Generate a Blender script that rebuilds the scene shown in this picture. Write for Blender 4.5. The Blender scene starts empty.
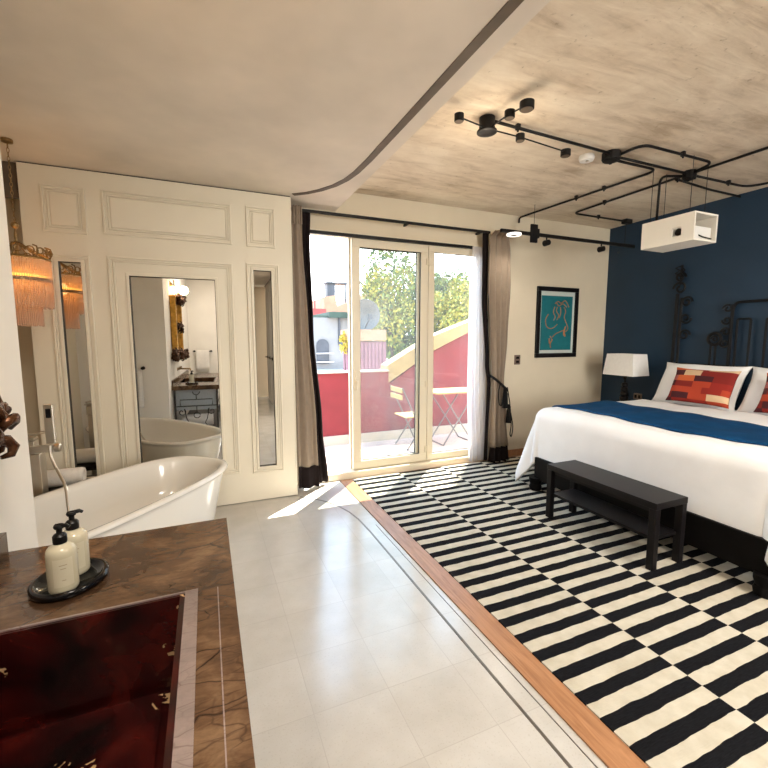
import bpy, bmesh, math, random
from mathutils import Vector, Matrix
random.seed(7)
sc = bpy.context.scene
C = sc.collection
PI = math.pi

# ------------------------------------------------------------------ materials
def new_mat(name):
    m = bpy.data.materials.new(name); m.use_nodes = True
    nt = m.node_tree; b = nt.nodes['Principled BSDF']
    return m, nt, b
def N(nt, t, **kw):
    n = nt.nodes.new(t)
    for k, v in kw.items(): setattr(n, k, v)
    return n
def L(nt, a, b): nt.links.new(a, b)
def coords(nt, scale=(1, 1, 1), kind='Object', rot=(0, 0, 0)):
    tc = N(nt, 'ShaderNodeTexCoord'); mp = N(nt, 'ShaderNodeMapping')
    mp.inputs['Scale'].default_value = scale; mp.inputs['Rotation'].default_value = rot
    L(nt, tc.outputs[kind], mp.inputs['Vector']); return mp.outputs['Vector']
def noise(nt, vec, scale, detail=4, rough=.55, dist=0):
    n = N(nt, 'ShaderNodeTexNoise'); n.inputs['Scale'].default_value = scale
    n.inputs['Detail'].default_value = detail; n.inputs['Roughness'].default_value = rough
    n.inputs['Distortion'].default_value = dist
    L(nt, vec, n.inputs['Vector']); return n.outputs['Fac']
def ramp(nt, fac, stops, interp='LINEAR'):
    r = N(nt, 'ShaderNodeValToRGB'); r.color_ramp.interpolation = interp
    e = r.color_ramp.elements
    while len(e) < len(stops): e.new(0.5)
    for i, (p, c) in enumerate(stops):
        e[i].position = p; e[i].color = (c[0], c[1], c[2], 1)
    L(nt, fac, r.inputs['Fac']); return r.outputs['Color']
def math_(nt, op, a, b=None, c=None):
    n = N(nt, 'ShaderNodeMath', operation=op)
    for i, v in enumerate((a, b, c)):
        if v is None: continue
        if isinstance(v, (int, float)): n.inputs[i].default_value = v
        else: L(nt, v, n.inputs[i])
    return n.outputs[0]
def mixc(nt, fac, a, b, mode='MIX'):
    n = N(nt, 'ShaderNodeMix', data_type='RGBA', blend_type=mode)
    if isinstance(fac, (int, float)): n.inputs[0].default_value = fac
    else: L(nt, fac, n.inputs[0])
    for i, v in ((6, a), (7, b)):
        if isinstance(v, tuple): n.inputs[i].default_value = (v[0], v[1], v[2], 1)
        else: L(nt, v, n.inputs[i])
    return n.outputs[2]
def bump(nt, b, h, strength=.2, dist=.01):
    n = N(nt, 'ShaderNodeBump'); n.inputs['Strength'].default_value = strength
    n.inputs['Distance'].default_value = dist
    L(nt, h, n.inputs['Height']); L(nt, n.outputs['Normal'], b.inputs['Normal'])
def soft(name, col, rough=.6, var=.06, scale=6, metal=0, bmp=0, bscale=60, spec=.5):
    m, nt, b = new_mat(name); v = coords(nt)
    lo = tuple(max(0, c * (1 - var)) for c in col); hi = tuple(min(1, c * (1 + var)) for c in col)
    L(nt, ramp(nt, noise(nt, v, scale), [(.3, lo), (.7, hi)]), b.inputs['Base Color'])
    b.inputs['Roughness'].default_value = rough; b.inputs['Metallic'].default_value = metal
    b.inputs['Specular IOR Level'].default_value = spec
    if bmp: bump(nt, b, noise(nt, v, bscale, 3), bmp, .004)
    return m
M = {}
M['cream'] = soft('cream plaster paint', (.69, .60, .455), .75, .03, 3, bmp=.1, bscale=40)
M['stub'] = soft('white wall paint', (.80, .765, .70), .7, .03, 3, bmp=.08, bscale=40)
M['panel'] = soft('ivory satin paint', (.745, .675, .54), .42, .03, 2)
M['blue'] = soft('navy wall paint', (.006, .029, .064), .6, .08, 2, bmp=.08, bscale=50)
M['dropc'] = soft('smooth ceiling plaster', (.71, .63, .54), .8, .13, 1.4, bmp=.06, bscale=20)
M['black'] = soft('black painted steel', (.007, .006, .006), .5, .2, 20, spec=.25)
M['iron'] = soft('wrought iron', (.03, .027, .026), .42, .3, 30, bmp=.2)
M['ironb'] = soft('blackened iron headboard', (.003, .003, .004), .5, .3, 30, bmp=.2, spec=.3)
M['door'] = soft('cream aluminium', (.72, .63, .48), .35, .02, 2)
M['chrome'] = soft('brushed nickel', (.62, .57, .50), .28, .05, 10, metal=1)
M['enamel'] = soft('white enamel', (.83, .80, .74), .12, .01, 2)
M['wenge'] = soft('dark stained wood', (.005, .004, .0045), .36, .35, 12, spec=.22)
M['bedblack'] = soft('black stained bed wood', (.004, .0035, .0035), .5, .3, 12, spec=.1)
M['white'] = soft('white cotton', (.88, .875, .88), .85, .03, 5, bmp=.12, bscale=25)
M['towel'] = soft('white terry cloth', (.80, .77, .73), .95, .05, 40, bmp=.6, bscale=160)
M['bluecloth'] = soft('royal blue velvet', (.002, .047, .135), .85, .2, 9, spec=.15, bmp=.25, bscale=60)
M['beige'] = soft('beige curtain cloth', (.28, .215, .16), .85, .07, 14, bmp=.15, bscale=120)
M['darkcloth'] = soft('dark brown curtain cloth', (.014, .009, .009), .9, .2, 12, bmp=.1, spec=.15)
M['cord'] = soft('black cord', (.005, .0045, .005), .8, .1, 12, spec=.2)
M['shade'] = soft('white lampshade linen', (.86, .83, .80), .8, .03, 30)
M['boxwhite'] = soft('white lacquered board', (.80, .76, .68), .5, .02, 5)
M['plastic'] = soft('white plastic', (.75, .73, .70), .4, .02, 5)
M['outlet'] = soft('brown switch plate', (.16, .11, .085), .4, .1, 5)
M['gold'] = soft('aged gilding', (.55, .30, .06), .35, .4, 18, metal=.85, bmp=.5, bscale=40)
M['ornament'] = soft('dark gilt carving', (.075, .03, .012), .25, .6, 30, metal=.6, bmp=.5, bscale=60)
M['brass'] = soft('old brass', (.30, .20, .09), .35, .3, 25, metal=.9)
M['glossblack'] = soft('glossy black ceramic', (.003, .003, .004), .08, .1, 5, spec=.35)
M['pump'] = soft('black pump plastic', (.005, .005, .005), .35, .1, 5, spec=.25)
M['label'] = soft('cream paper label', (.53, .49, .37), .6, .03, 20)
M['mat'] = soft('pale print border', (.55, .60, .56), .8, .03, 20)
M['teal'] = soft('teal print paper', (.0, .13, .155), .7, .12, 15)
M['ink'] = soft('terracotta ink', (.36, .15, .06), .7, .15, 30)
M['dark'] = soft('dark edge and gap shade', (.03, .02, .012), .8, .1, 5)
M['brownstrip'] = soft('dark bronze and recess shade', (.10, .07, .045), .55, .2, 8)
M['steel'] = soft('dull steel inlay', (.16, .14, .12), .4, .15, 20, metal=.5)
M['greypanel'] = soft('blue grey panel', (.36, .40, .43), .6, .1, 90)
M['ink_pale'] = soft('pale label ink', (.34, .29, .20), .6, .05, 9)
# outdoor things
M['parapet'] = soft('raspberry wall paint', (.17, .018, .028), .8, .12, 3, bmp=.1)
M['skirt'] = soft('weathered white skirting', (.42, .39, .36), .8, .06, 4)
M['terrace'] = soft('pale pink terrace tile', (.55, .44, .40), .7, .1, 4)
M['coping'] = soft('ochre plaster coping', (.33, .24, .12), .8, .12, 5)
M['house'] = soft('grey white house plaster', (.20, .195, .19), .85, .1, 2)
M['houseo'] = soft('orange house plaster', (.36, .20, .12), .85, .15, 2)
M['housered'] = soft('red house plaster', (.36, .07, .06), .85, .15, 2)
M['roofedge'] = soft('green grey roof edge', (.035, .06, .045), .8, .2, 3)
M['tank'] = soft('dark water tank', (.05, .055, .065), .6, .2, 3)
M['mauve'] = soft('mauve boards', (.19, .085, .11), .8, .15, 6)
M['dish'] = soft('grey dish metal', (.10, .10, .10), .5, .1, 4)
M['ground'] = soft('street ground', (.06, .055, .05), .9, .2, .5)
M['trunk'] = soft('tree bark', (.05, .035, .025), .9, .3, 8)
M['tabletop'] = soft('yellow garden table top', (.42, .32, .13), .6, .1, 6)
M['tablegrey'] = soft('grey folding steel', (.10, .10, .11), .5, .1, 6)

def m_concrete():
    m, nt, b = new_mat('board marked concrete'); v = coords(nt, (1, 1, 1), rot=(0, 0, .55))
    v2 = coords(nt, (1, 5, 1), rot=(0, 0, .75))
    a = noise(nt, v, 1.3, 6, .62, .5); s = noise(nt, v2, 2.0, 6, .65, .6)
    f = math_(nt, 'ADD', math_(nt, 'MULTIPLY', a, .55), math_(nt, 'MULTIPLY', s, .45))
    col = ramp(nt, f, [(.36, (.44, .34, .24)), (.48, (.66, .55, .42)), (.60, (.78, .68, .54))])
    sp = noise(nt, v, 26, 5, .6); pit = ramp(nt, sp, [(.27, (.45, .40, .34)), (.36, (1, 1, 1))])
    L(nt, mixc(nt, .6, col, pit, 'MULTIPLY'), b.inputs['Base Color'])
    b.inputs['Roughness'].default_value = .8; bump(nt, b, s, .35, .02); return m
M['concrete'] = m_concrete()

def m_tile():
    m, nt, b = new_mat('pale terrazzo tile'); tc = N(nt, 'ShaderNodeTexCoord')
    sx = N(nt, 'ShaderNodeSeparateXYZ'); L(nt, tc.outputs['Object'], sx.inputs[0])
    def cell(o, off):
        return math_(nt, 'DIVIDE', math_(nt, 'ADD', o, off), .325)
    cx, cy = cell(sx.outputs[0], -.335 + 3.25), cell(sx.outputs[1], -1.51 + 6.5)
    def edge(c):
        f = math_(nt, 'FRACT', c); return math_(nt, 'MINIMUM', f, math_(nt, 'SUBTRACT', 1.0, f))
    e = math_(nt, 'MINIMUM', edge(cx), edge(cy))
    grout = math_(nt, 'LESS_THAN', e, .005)
    cb = N(nt, 'ShaderNodeCombineXYZ'); L(nt, math_(nt, 'FLOOR', cx), cb.inputs[0]); L(nt, math_(nt, 'FLOOR', cy), cb.inputs[1])
    wn = N(nt, 'ShaderNodeTexWhiteNoise', noise_dimensions='2D'); L(nt, cb.outputs[0], wn.inputs['Vector'])
    base = ramp(nt, wn.outputs['Value'], [(0, (.545, .52, .48)), (1, (.58, .555, .515))])
    blot = ramp(nt, noise(nt, tc.outputs['Object'], 5, 5), [(.3, (.9, .89, .87)), (.7, (1.04, 1.04, 1.04))])
    base = mixc(nt, 1, base, blot, 'MULTIPLY')
    spk = ramp(nt, noise(nt, tc.outputs['Object'], 130, 2), [(.33, (.86, .84, .8)), (.4, (1, 1, 1))])
    base = mixc(nt, .7, base, spk, 'MULTIPLY')
    b.inputs['Specular IOR Level'].default_value = .55
    L(nt, mixc(nt, grout, base, (.47, .44, .40)), b.inputs['Base Color'])
    L(nt, ramp(nt, noise(nt, tc.outputs['Object'], 3, 4), [(.3, (.14,) * 3), (.7, (.24,) * 3)]), b.inputs['Roughness'])
    return m
M['tile'] = m_tile()

def m_rug():
    m, nt, b = new_mat('black and cream flatweave'); tc = N(nt, 'ShaderNodeTexCoord')
    nz = N(nt, 'ShaderNodeTexNoise'); nz.inputs['Scale'].default_value = 9; L(nt, tc.outputs['Object'], nz.inputs['Vector'])
    wob = math_(nt, 'MULTIPLY', math_(nt, 'SUBTRACT', nz.outputs['Fac'], .5), .016)
    sx = N(nt, 'ShaderNodeSeparateXYZ'); L(nt, tc.outputs['Object'], sx.inputs[0])
    cx = math_(nt, 'FLOOR', math_(nt, 'DIVIDE', math_(nt, 'ADD', sx.outputs[0], -1.365 + 5.37), .537))
    cy = math_(nt, 'FLOOR', math_(nt, 'DIVIDE', math_(nt, 'ADD', math_(nt, 'ADD', sx.outputs[1], wob), -1.489 + 6.25), .0624))
    par = math_(nt, 'MODULO', math_(nt, 'ADD', cx, cy), 2)
    wv = noise(nt, coords(nt, (30, 250, 1)), 1, 2)
    cream = ramp(nt, noise(nt, tc.outputs['Object'], 14, 4), [(.3, (.50, .45, .35)), (.7, (.60, .55, .45))])
    blk = ramp(nt, wv, [(.3, (.004, .004, .005)), (.7, (.011, .011, .013))])
    L(nt, mixc(nt, math_(nt, 'LESS_THAN', par, .5), cream, blk), b.inputs['Base Color'])
    b.inputs['Roughness'].default_value = .95; b.inputs['Specular IOR Level'].default_value = .1
    bump(nt, b, wv, .4, .003); return m
M['rug'] = m_rug()

def m_wood(name, lo, hi, rough=.4):
    m, nt, b = new_mat(name); v = coords(nt, (9, .8, 4))
    f = noise(nt, v, 4, 6, .6, 1.2)
    L(nt, ramp(nt, f, [(.3, lo), (.7, hi)]), b.inputs['Base Color']); b.inputs['Roughness'].default_value = rough
    return m
M['oak'] = m_wood('honey oak', (.30, .13, .055), (.50, .25, .12))
M['floorwood'] = m_wood('oak boards', (.26, .12, .055), (.42, .22, .11))

def m_marble(name, c0, c1, c2, vein, rough, vs=4.0):
    m, nt, b = new_mat(name); v = coords(nt, (1, 1, 1), rot=(0, 0, .5)); vst = coords(nt, (1, 2.6, 1), rot=(0, 0, .45))
    f = math_(nt, 'ADD', math_(nt, 'MULTIPLY', noise(nt, v, 4, 6, .6, .8), .6), math_(nt, 'MULTIPLY', noise(nt, vst, 16, 6, .7, .6), .4))
    col = ramp(nt, f, [(.36, c0), (.5, c1), (.64, c2)])
    nz = N(nt, 'ShaderNodeTexNoise'); nz.inputs['Scale'].default_value = 9; nz.inputs['Detail'].default_value = 3; L(nt, v, nz.inputs['Vector'])
    def veins(vec, sc_, w_, amt):
        mx = N(nt, 'ShaderNodeVectorMath', operation='MULTIPLY_ADD'); L(nt, nz.outputs['Color'], mx.inputs[0])
        mx.inputs[1].default_value = (.10, .10, .10); L(nt, vec, mx.inputs[2])
        vo = N(nt, 'ShaderNodeTexVoronoi', feature='DISTANCE_TO_EDGE'); vo.inputs['Scale'].default_value = sc_; L(nt, mx.outputs[0], vo.inputs['Vector'])
        return math_(nt, 'MULTIPLY', math_(nt, 'SUBTRACT', 1.0, math_(nt, 'MINIMUM', math_(nt, 'DIVIDE', vo.outputs['Distance'], w_), 1.0)), amt)
    big = math_(nt, 'MULTIPLY', veins(vst, vs, .022, 1.0), ramp(nt, noise(nt, v, 5, 2), [(.42, (.25,) * 3), (.56, (1,) * 3)]))
    fine = math_(nt, 'MULTIPLY', veins(vst, vs * 3.2, .05, .7), ramp(nt, noise(nt, v, 7, 2), [(.46, (0,) * 3), (.6, (1,) * 3)]))
    L(nt, mixc(nt, math_(nt, 'MAXIMUM', big, fine), col, vein), b.inputs['Base Color'])
    b.inputs['Roughness'].default_value = rough; return m
def m_redmarble():
    m, nt, b = new_mat('dark red marble with gold flecks'); v = coords(nt)
    col = ramp(nt, noise(nt, v, 6, 6, .6, .7), [(.36, (.003, .001, .001)), (.5, (.022, .002, .002)), (.66, (.065, .006, .004))])
    fl = math_(nt, 'MULTIPLY', math_(nt, 'GREATER_THAN', noise(nt, coords(nt, (1, 1, 1), rot=(.4, .5, .3)), 24, 4, .6, .8), .60), math_(nt, 'GREATER_THAN', noise(nt, v, 5.0, 2), .54))
    L(nt, mixc(nt, fl, col, (.42, .28, .14)), b.inputs['Base Color']); b.inputs['Roughness'].default_value = .16; return m
M['marble'] = m_marble('brown rainforest marble', (.030, .016, .009), (.095, .050, .025), (.19, .115, .062), (.020, .007, .004), .17)
M['redmarble'] = m_redmarble()
M['greymarble'] = m_marble('grey marble edge', (.14, .11, .10), (.20, .155, .14), (.27, .21, .19), (.10, .06, .05), .3, 8)

def m_cushion():
    m, nt, b = new_mat('woven blocks of red and orange'); tc = N(nt, 'ShaderNodeTexCoord')
    sx = N(nt, 'ShaderNodeSeparateXYZ'); L(nt, tc.outputs['Object'], sx.inputs[0])
    row = math_(nt, 'FLOOR', math_(nt, 'DIVIDE', math_(nt, 'ADD', sx.outputs[1], 2.015), .062))
    w1 = N(nt, 'ShaderNodeTexWhiteNoise', noise_dimensions='1D'); L(nt, row, w1.inputs['W'])
    col = math_(nt, 'FLOOR', math_(nt, 'DIVIDE', math_(nt, 'ADD', sx.outputs[0], math_(nt, 'ADD', w1.outputs['Value'], 4.0)), .17))
    cb = N(nt, 'ShaderNodeCombineXYZ'); L(nt, row, cb.inputs[0]); L(nt, col, cb.inputs[1])
    wn = N(nt, 'ShaderNodeTexWhiteNoise', noise_dimensions='2D'); L(nt, cb.outputs[0], wn.inputs['Vector'])
    c = ramp(nt, wn.outputs['Value'], [(0, (.20, .010, .006)), (.26, (.42, .045, .014)), (.42, (.06, .006, .010)), (.58, (.27, .014, .007)), (.72, (.56, .11, .03)), (.8, (.36, .10, .09)), (.9, (.66, .46, .28))], 'CONSTANT')
    L(nt, c, b.inputs['Base Color']); b.inputs['Roughness'].default_value = .9
    bump(nt, b, noise(nt, coords(nt, (200, 60, 60)), 1, 2), .3, .003); return m
M['cushion'] = m_cushion()

def m_mirror():
    m, nt, b = new_mat('mirror glass'); b.inputs['Metallic'].default_value = 1; b.inputs['Roughness'].default_value = .015
    L(nt, ramp(nt, noise(nt, coords(nt), 4), [(.3, (.80, .79, .76)), (.7, (.84, .83, .80))]), b.inputs['Base Color']); return m
M['mirror'] = m_mirror()

def m_glass(name, haze, tint=(.93, .95, .94)):
    m, nt, b = new_mat(name); nt.nodes.remove(b); out = nt.nodes['Material Output']
    tr = N(nt, 'ShaderNodeBsdfTransparent'); tr.inputs['Color'].default_value = (*tint, 1)
    gl = N(nt, 'ShaderNodeBsdfGlossy'); gl.inputs['Roughness'].default_value = .02
    df = N(nt, 'ShaderNodeBsdfTranslucent'); df.inputs['Color'].default_value = (.8, .76, .78, 1)
    lw = N(nt, 'ShaderNodeLayerWeight'); fr = math_(nt, 'MULTIPLY_ADD', math_(nt, 'POWER', lw.outputs['Facing'], 4.0), .5, .02)
    m1 = N(nt, 'ShaderNodeMixShader'); m2 = N(nt, 'ShaderNodeMixShader')
    hz = ramp(nt, noise(nt, coords(nt, (1, 1, .5)), 2.5, 4), [(.35, (haze * .6,) * 3), (.7, (haze * 1.4,) * 3)])  # pale scatter mixed in as the milky reflection on the panes
    L(nt, hz, m1.inputs[0]); L(nt, tr.outputs[0], m1.inputs[1]); L(nt, df.outputs[0], m1.inputs[2])
    L(nt, fr, m2.inputs[0]); L(nt, m1.outputs[0], m2.inputs[1]); L(nt, gl.outputs[0], m2.inputs[2])
    L(nt, m2.outputs[0], out.inputs['Surface']); return m
M['glass'] = m_glass('hazy door glass', .02)

def m_sheer(name, col, alpha, trans=.6):
    m, nt, b = new_mat(name); nt.nodes.remove(b); out = nt.nodes['Material Output']
    tl = N(nt, 'ShaderNodeBsdfTranslucent'); df = N(nt, 'ShaderNodeBsdfDiffuse'); tr = N(nt, 'ShaderNodeBsdfTransparent')
    c = ramp(nt, noise(nt, coords(nt, (60, 60, 4)), 1, 3), [(.3, tuple(x * .92 for x in col)), (.7, col)])
    L(nt, c, tl.inputs['Color']); L(nt, c, df.inputs['Color'])
    a = N(nt, 'ShaderNodeMixShader'); a.inputs[0].default_value = trans; L(nt, df.outputs[0], a.inputs[1]); L(nt, tl.outputs[0], a.inputs[2])
    d = N(nt, 'ShaderNodeMixShader'); d.inputs[0].default_value = alpha; L(nt, tr.outputs[0], d.inputs[1]); L(nt, a.outputs[0], d.inputs[2])
    L(nt, d.outputs[0], out.inputs['Surface']); return m
M['sheer'] = m_sheer('white voile', (.86, .85, .88), .72)
M['fringe'] = m_sheer('amber glass rods', (.84, .66, .54), .5, .6)
M['bottle'] = soft('milky soap bottle', (.50, .46, .34), .15, .04, 8)

def m_emit(name, col, s):
    m, nt, b = new_mat(name); b.inputs['Base Color'].default_value = (*col, 1)
    b.inputs['Emission Color'].default_value = (*col, 1); b.inputs['Emission Strength'].default_value = s
    L(nt, ramp(nt, noise(nt, coords(nt), 3), [(0, col), (1, col)]), b.inputs['Base Color']); return m
M['bulb'] = m_emit('warm bulb', (1, .72, .32), 9)
M['amberglow'] = m_emit('amber lamp glow', (1, .50, .08), 3.2)
M['ringlight'] = m_emit('white ring light', (1, .95, .88), .9)

def m_leaf(name, stops):
    m, nt, b = new_mat(name)
    oi = N(nt, 'ShaderNodeNewGeometry')
    L(nt, ramp(nt, oi.outputs['Random Per Island'], stops), b.inputs['Base Color'])
    b.inputs['Roughness'].default_value = .6; return m
M['leaf'] = m_leaf('mixed green leaves', [(0, (.02, .05, .012)), (.5, (.07, .115, .02)), (1, (.17, .20, .03))])
M['leafgold'] = m_leaf('golden green leaves', [(0, (.08, .11, .01)), (.5, (.22, .22, .02)), (1, (.36, .28, .04))])
M['flower'] = m_leaf('yellow blossom', [(0, (.30, .22, .02)), (1, (.42, .36, .06))])

# ------------------------------------------------------------------ geometry helpers
class MB:
    def __init__(s): s.bm = bmesh.new()
    def box(s, x0, x1, y0, y1, z0, z1):
        v = [s.bm.verts.new(p) for p in ((x0, y0, z0), (x1, y0, z0), (x1, y1, z0), (x0, y1, z0), (x0, y0, z1), (x1, y0, z1), (x1, y1, z1), (x0, y1, z1))]
        for f in ((0, 3, 2, 1), (4, 5, 6, 7), (0, 1, 5, 4), (1, 2, 6, 5), (2, 3, 7, 6), (3, 0, 4, 7)): s.bm.faces.new([v[i] for i in f])
        return s
    def prism(s, poly, axis, a, b):
        def P(u, w, t): return {'x': (t, u, w), 'y': (u, t, w), 'z': (u, w, t)}[axis]
        A = [s.bm.verts.new(P(u, w, a)) for u, w in poly]; B = [s.bm.verts.new(P(u, w, b)) for u, w in poly]
        s.bm.faces.new(A[::-1]); s.bm.faces.new(B); n = len(poly)
        for i in range(n): s.bm.faces.new([A[i], A[(i + 1) % n], B[(i + 1) % n], B[i]])
        return s
    def tube(s, pts, r, n=10, cap=True, closed=False):
        pts = [Vector(p) for p in pts]; rings = []; m = len(pts)
        up = None
        for i, p in enumerate(pts):
            if closed: d = pts[(i + 1) % m] - pts[i - 1]
            else: d = pts[min(i + 1, m - 1)] - pts[max(i - 1, 0)]
            d.normalize()
            if up is None:
                up = Vector((0, 0, 1)) if abs(d.z) < .9 else Vector((1, 0, 0))
            a = d.cross(up)
            if a.length < 1e-5: a = d.cross(Vector((1, 0, 0))); 
            if a.length < 1e-5: a = d.cross(Vector((0, 1, 0)))
            a.normalize(); b = a.cross(d); b.normalize(); up = b
            rr = r[i] if isinstance(r, (list, tuple)) else r
            rings.append([s.bm.verts.new(p + a * (rr * math.cos(2 * PI * k / n)) + b * (rr * math.sin(2 * PI * k / n))) for k in range(n)])
        for i in range(m if closed else m - 1):
            A, B = rings[i], rings[(i + 1) % m]
            for k in range(n): s.bm.faces.new([A[k], A[(k + 1) % n], B[(k + 1) % n], B[k]])
        if cap and not closed: s.bm.faces.new(rings[0][::-1]); s.bm.faces.new(rings[-1])
        return s
    def lathe(s, prof, c=(0, 0, 0), n=28, sx=1, sy=1, axis='z', cap=True):
        rings = []
        for r, h in prof:
            row = []
            for k in range(n):
                a = 2 * PI * k / n; u, w = r * math.cos(a) * sx, r * math.sin(a) * sy
                p = {'z': (u, w, h), 'x': (h, u, w), 'y': (u, h, w)}[axis]
                row.append(s.bm.verts.new((p[0] + c[0], p[1] + c[1], p[2] + c[2])))
            rings.append(row)
        for A, B in zip(rings, rings[1:]):
            for k in range(n): s.bm.faces.new([A[k], A[(k + 1) % n], B[(k + 1) % n], B[k]])
        if cap: s.bm.faces.new(rings[0][::-1]); s.bm.faces.new(rings[-1])
        return s
    def ball(s, c, r, n=14, sz=1):
        prof = [(max(1e-4, r * math.sin(PI * i / n)), -r * sz * math.cos(PI * i / n)) for i in range(n + 1)]
        return s.lathe(prof, c, n * 2)
    def grid(s, fn, nu, nv):
        V = [[s.bm.verts.new(fn(i / nu, j / nv)) for j in range(nv + 1)] for i in range(nu + 1)]
        for i in range(nu):
            for j in range(nv): s.bm.faces.new([V[i][j], V[i + 1][j], V[i + 1][j + 1], V[i][j + 1]])
        return s
    def frame_xz(s, x0, x1, z0, z1, w, y0, y1):
        s.box(x0, x1, y0, y1, z1 - w, z1); s.box(x0, x1, y0, y1, z0, z0 + w)
        s.box(x0, x0 + w, y0, y1, z0 + w, z1 - w); s.box(x1 - w, x1, y0, y1, z0 + w, z1 - w); return s
    def build(s, name, mat, parent=None, smooth=False, bevel=0, origin=None, solid=0, sub=0):
        bmesh.ops.recalc_face_normals(s.bm, faces=s.bm.faces[:])
        if parent is not None:
            r = parent
            while r.parent: r = r.parent
            off = Vector(r.location)
        else:
            if origin is None:
                cs = [v.co for v in s.bm.verts]
                origin = (sum(min(c[i] for c in cs) + max(c[i] for c in cs) for i in (0,)) / 2, (min(c.y for c in cs) + max(c.y for c in cs)) / 2, min(c.z for c in cs))
            off = Vector(origin)
        bmesh.ops.translate(s.bm, vec=-off, verts=s.bm.verts[:])
        me = bpy.data.meshes.new(name); s.bm.to_mesh(me); s.bm.free()
        if smooth:
            me.polygons.foreach_set('use_smooth', [True] * len(me.polygons))
        o = bpy.data.objects.new(name, me); C.objects.link(o); me.materials.append(mat)
        if parent is not None: o.parent = parent
        else: o.location = off
        if solid:
            m = o.modifiers.new('Solidify', 'SOLIDIFY'); m.thickness = solid; m.offset = 0
        if bevel:
            m = o.modifiers.new('Bevel', 'BEVEL'); m.width = bevel; m.segments = 2; m.limit_method = 'ANGLE'
        if sub:
            m = o.modifiers.new('Subsurf', 'SUBSURF'); m.levels = sub; m.render_levels = sub
        if smooth == 'auto':
            bm2 = bmesh.new(); bm2.from_mesh(me)
            for e in bm2.edges:
                if len(e.link_faces) == 2 and e.calc_face_angle(0) > .6: e.smooth = False
            bm2.to_mesh(me); bm2.free()
        return o
def tag(o, label, cat, group=None, kind=None):
    o['label'] = label; o['category'] = cat
    if group: o['group'] = group
    if kind: o['kind'] = kind
    return o
def thing(name, label, cat, loc, group=None):
    o = bpy.data.objects.new(name, None); C.objects.link(o); o.location = loc; o.empty_display_size = .05
    return tag(o, label, cat, group)
def struct(o): o['kind'] = 'structure'; return o
def S(name, mat, *boxes, bevel=0):
    m = MB()
    for b in boxes: m.box(*b)
    return struct(m.build(name, mat, origin=(0, 0, 0), bevel=bevel))
def arc(c, r, a0, a1, n, plane='xy', z=0):
    out = []
    for i in range(n + 1):
        a = math.radians(a0 + (a1 - a0) * i / n); u, w = c[0] + r * math.cos(a), c[1] + r * math.sin(a)
        out.append({'xy': (u, w, z), 'xz': (u, z, w), 'yz': (z, u, w)}[plane])
    return out
def fillet(pts, r, n=6):
    pts = [Vector(p) for p in pts]; out = [pts[0]]
    for a, b, c in zip(pts, pts[1:], pts[2:]):
        d1 = (a - b).normalized(); d2 = (c - b).normalized(); rr = min(r, (a - b).length * .49, (c - b).length * .49)
        p, q = b + d1 * rr, b + d2 * rr
        for i in range(n + 1):
            t = i / n; out.append(p * (1 - t) ** 2 + b * 2 * t * (1 - t) + q * t * t)
    out.append(pts[-1]); return out

# ------------------------------------------------------------------ setting
ZC, ZD = 2.95, 2.745           # concrete ceiling, lowered ceiling
XR, YW, XE = 5.07, 4.17, 1.235
YB = -3.2
S('floor', M['tile'], (-1.5, 1.235, YB, 4.2, -.1, 0))
S('floor_bedroom', M['floorwood'], (1.235, XR, YB, 4.2, -.1, 0))
S('trim_1', M['oak'], (1.235, 1.362, YB, 4.10, 0, .008))
# groove for the sliding partition in floor, curving off to the left
gp = [(1.115, YB + .1), (1.115, 2.9), (1.105, 3.15), (1.08, 3.32), (1.03, 3.48), (.95, 3.63), (.86, 3.745), (.76, 3.83)]
def ribbon(pts, w, z0, z1):
    m = MB(); P = [Vector((x, y, 0)) for x, y in pts]; V = []
    for i, p in enumerate(P):
        d = (P[min(i + 1, len(P) - 1)] - P[max(i - 1, 0)]).normalized(); nn = Vector((d.y, -d.x, 0))
        V.append([m.bm.verts.new((q.x, q.y, z)) for q in (p - nn * w / 2, p + nn * w / 2) for z in (z0, z1)])
    for A, B in zip(V, V[1:]):
        for i, j in ((0, 1), (1, 3), (3, 2), (2, 0)): m.bm.faces.new([A[i], A[j], B[j], B[i]])
    m.bm.faces.new([V[0][i] for i in (0, 1, 3, 2)]); m.bm.faces.new([V[-1][i] for i in (0, 1, 3, 2)])
    return m
struct(ribbon(gp, .013, .0, .002).build('trim_2', M['steel'], origin=(0, 0, 0)))
struct(ribbon([(1.20, YB + .1), (1.20, 3.0)], .004, .0, .002).build('trim_3', M['steel'], origin=(0, 0, 0)))
struct(ribbon([(x + .0, y) for x, y in gp], .05, ZD - .004, ZD + .004).build('trim_4', M['brownstrip'], origin=(0, 0, 0)))
S('ceiling', M['concrete'], (XE, XR, YB, 4.3, ZC, ZC + .15))
S('ceiling_lowered', M['dropc'], (-1.5, XE, YB, 4.3, ZD, ZC + .15))
# wall with the glass doors
OX0, OX1, OZ = .93, 3.06, 2.555
S('wall_front', M['cream'], (-1.6, OX0, YW, YW + .12, 0, ZC), (OX1, XR, YW, YW + .12, 0, ZC), (OX0, OX1, YW, YW + .12, OZ, ZC))
S('wall_right', M['blue'], (XR, XR + .12, YB, YW + .12, 0, ZC))
S('wall_left', M['stub'], (-1.5, -.59, -1.0, 1.815, 0, ZD))
S('wall_alcove', M['cream'], (-1.6, -1.5, YB, YW, 0, ZD))
S('wall_vanity', M['stub'], (-.59, .30, -1.12, -1.0, 0, ZD))
S('wall_back', M['cream'], (-1.5, 1.7, YB - .12, YB, 0, ZC), (3.8, XR, YB - .12, YB, 0, ZC), (1.7, 3.8, YB - .12, YB, 2.6, ZC), (1.7, 3.8, YB - .12, YB, 0, .5))
S('recess_shade', M['brownstrip'], (-1.5, .745, 3.93, 3.96, 2.50, ZD))  # brown strip painted as the shade of the recess behind the partition
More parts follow.
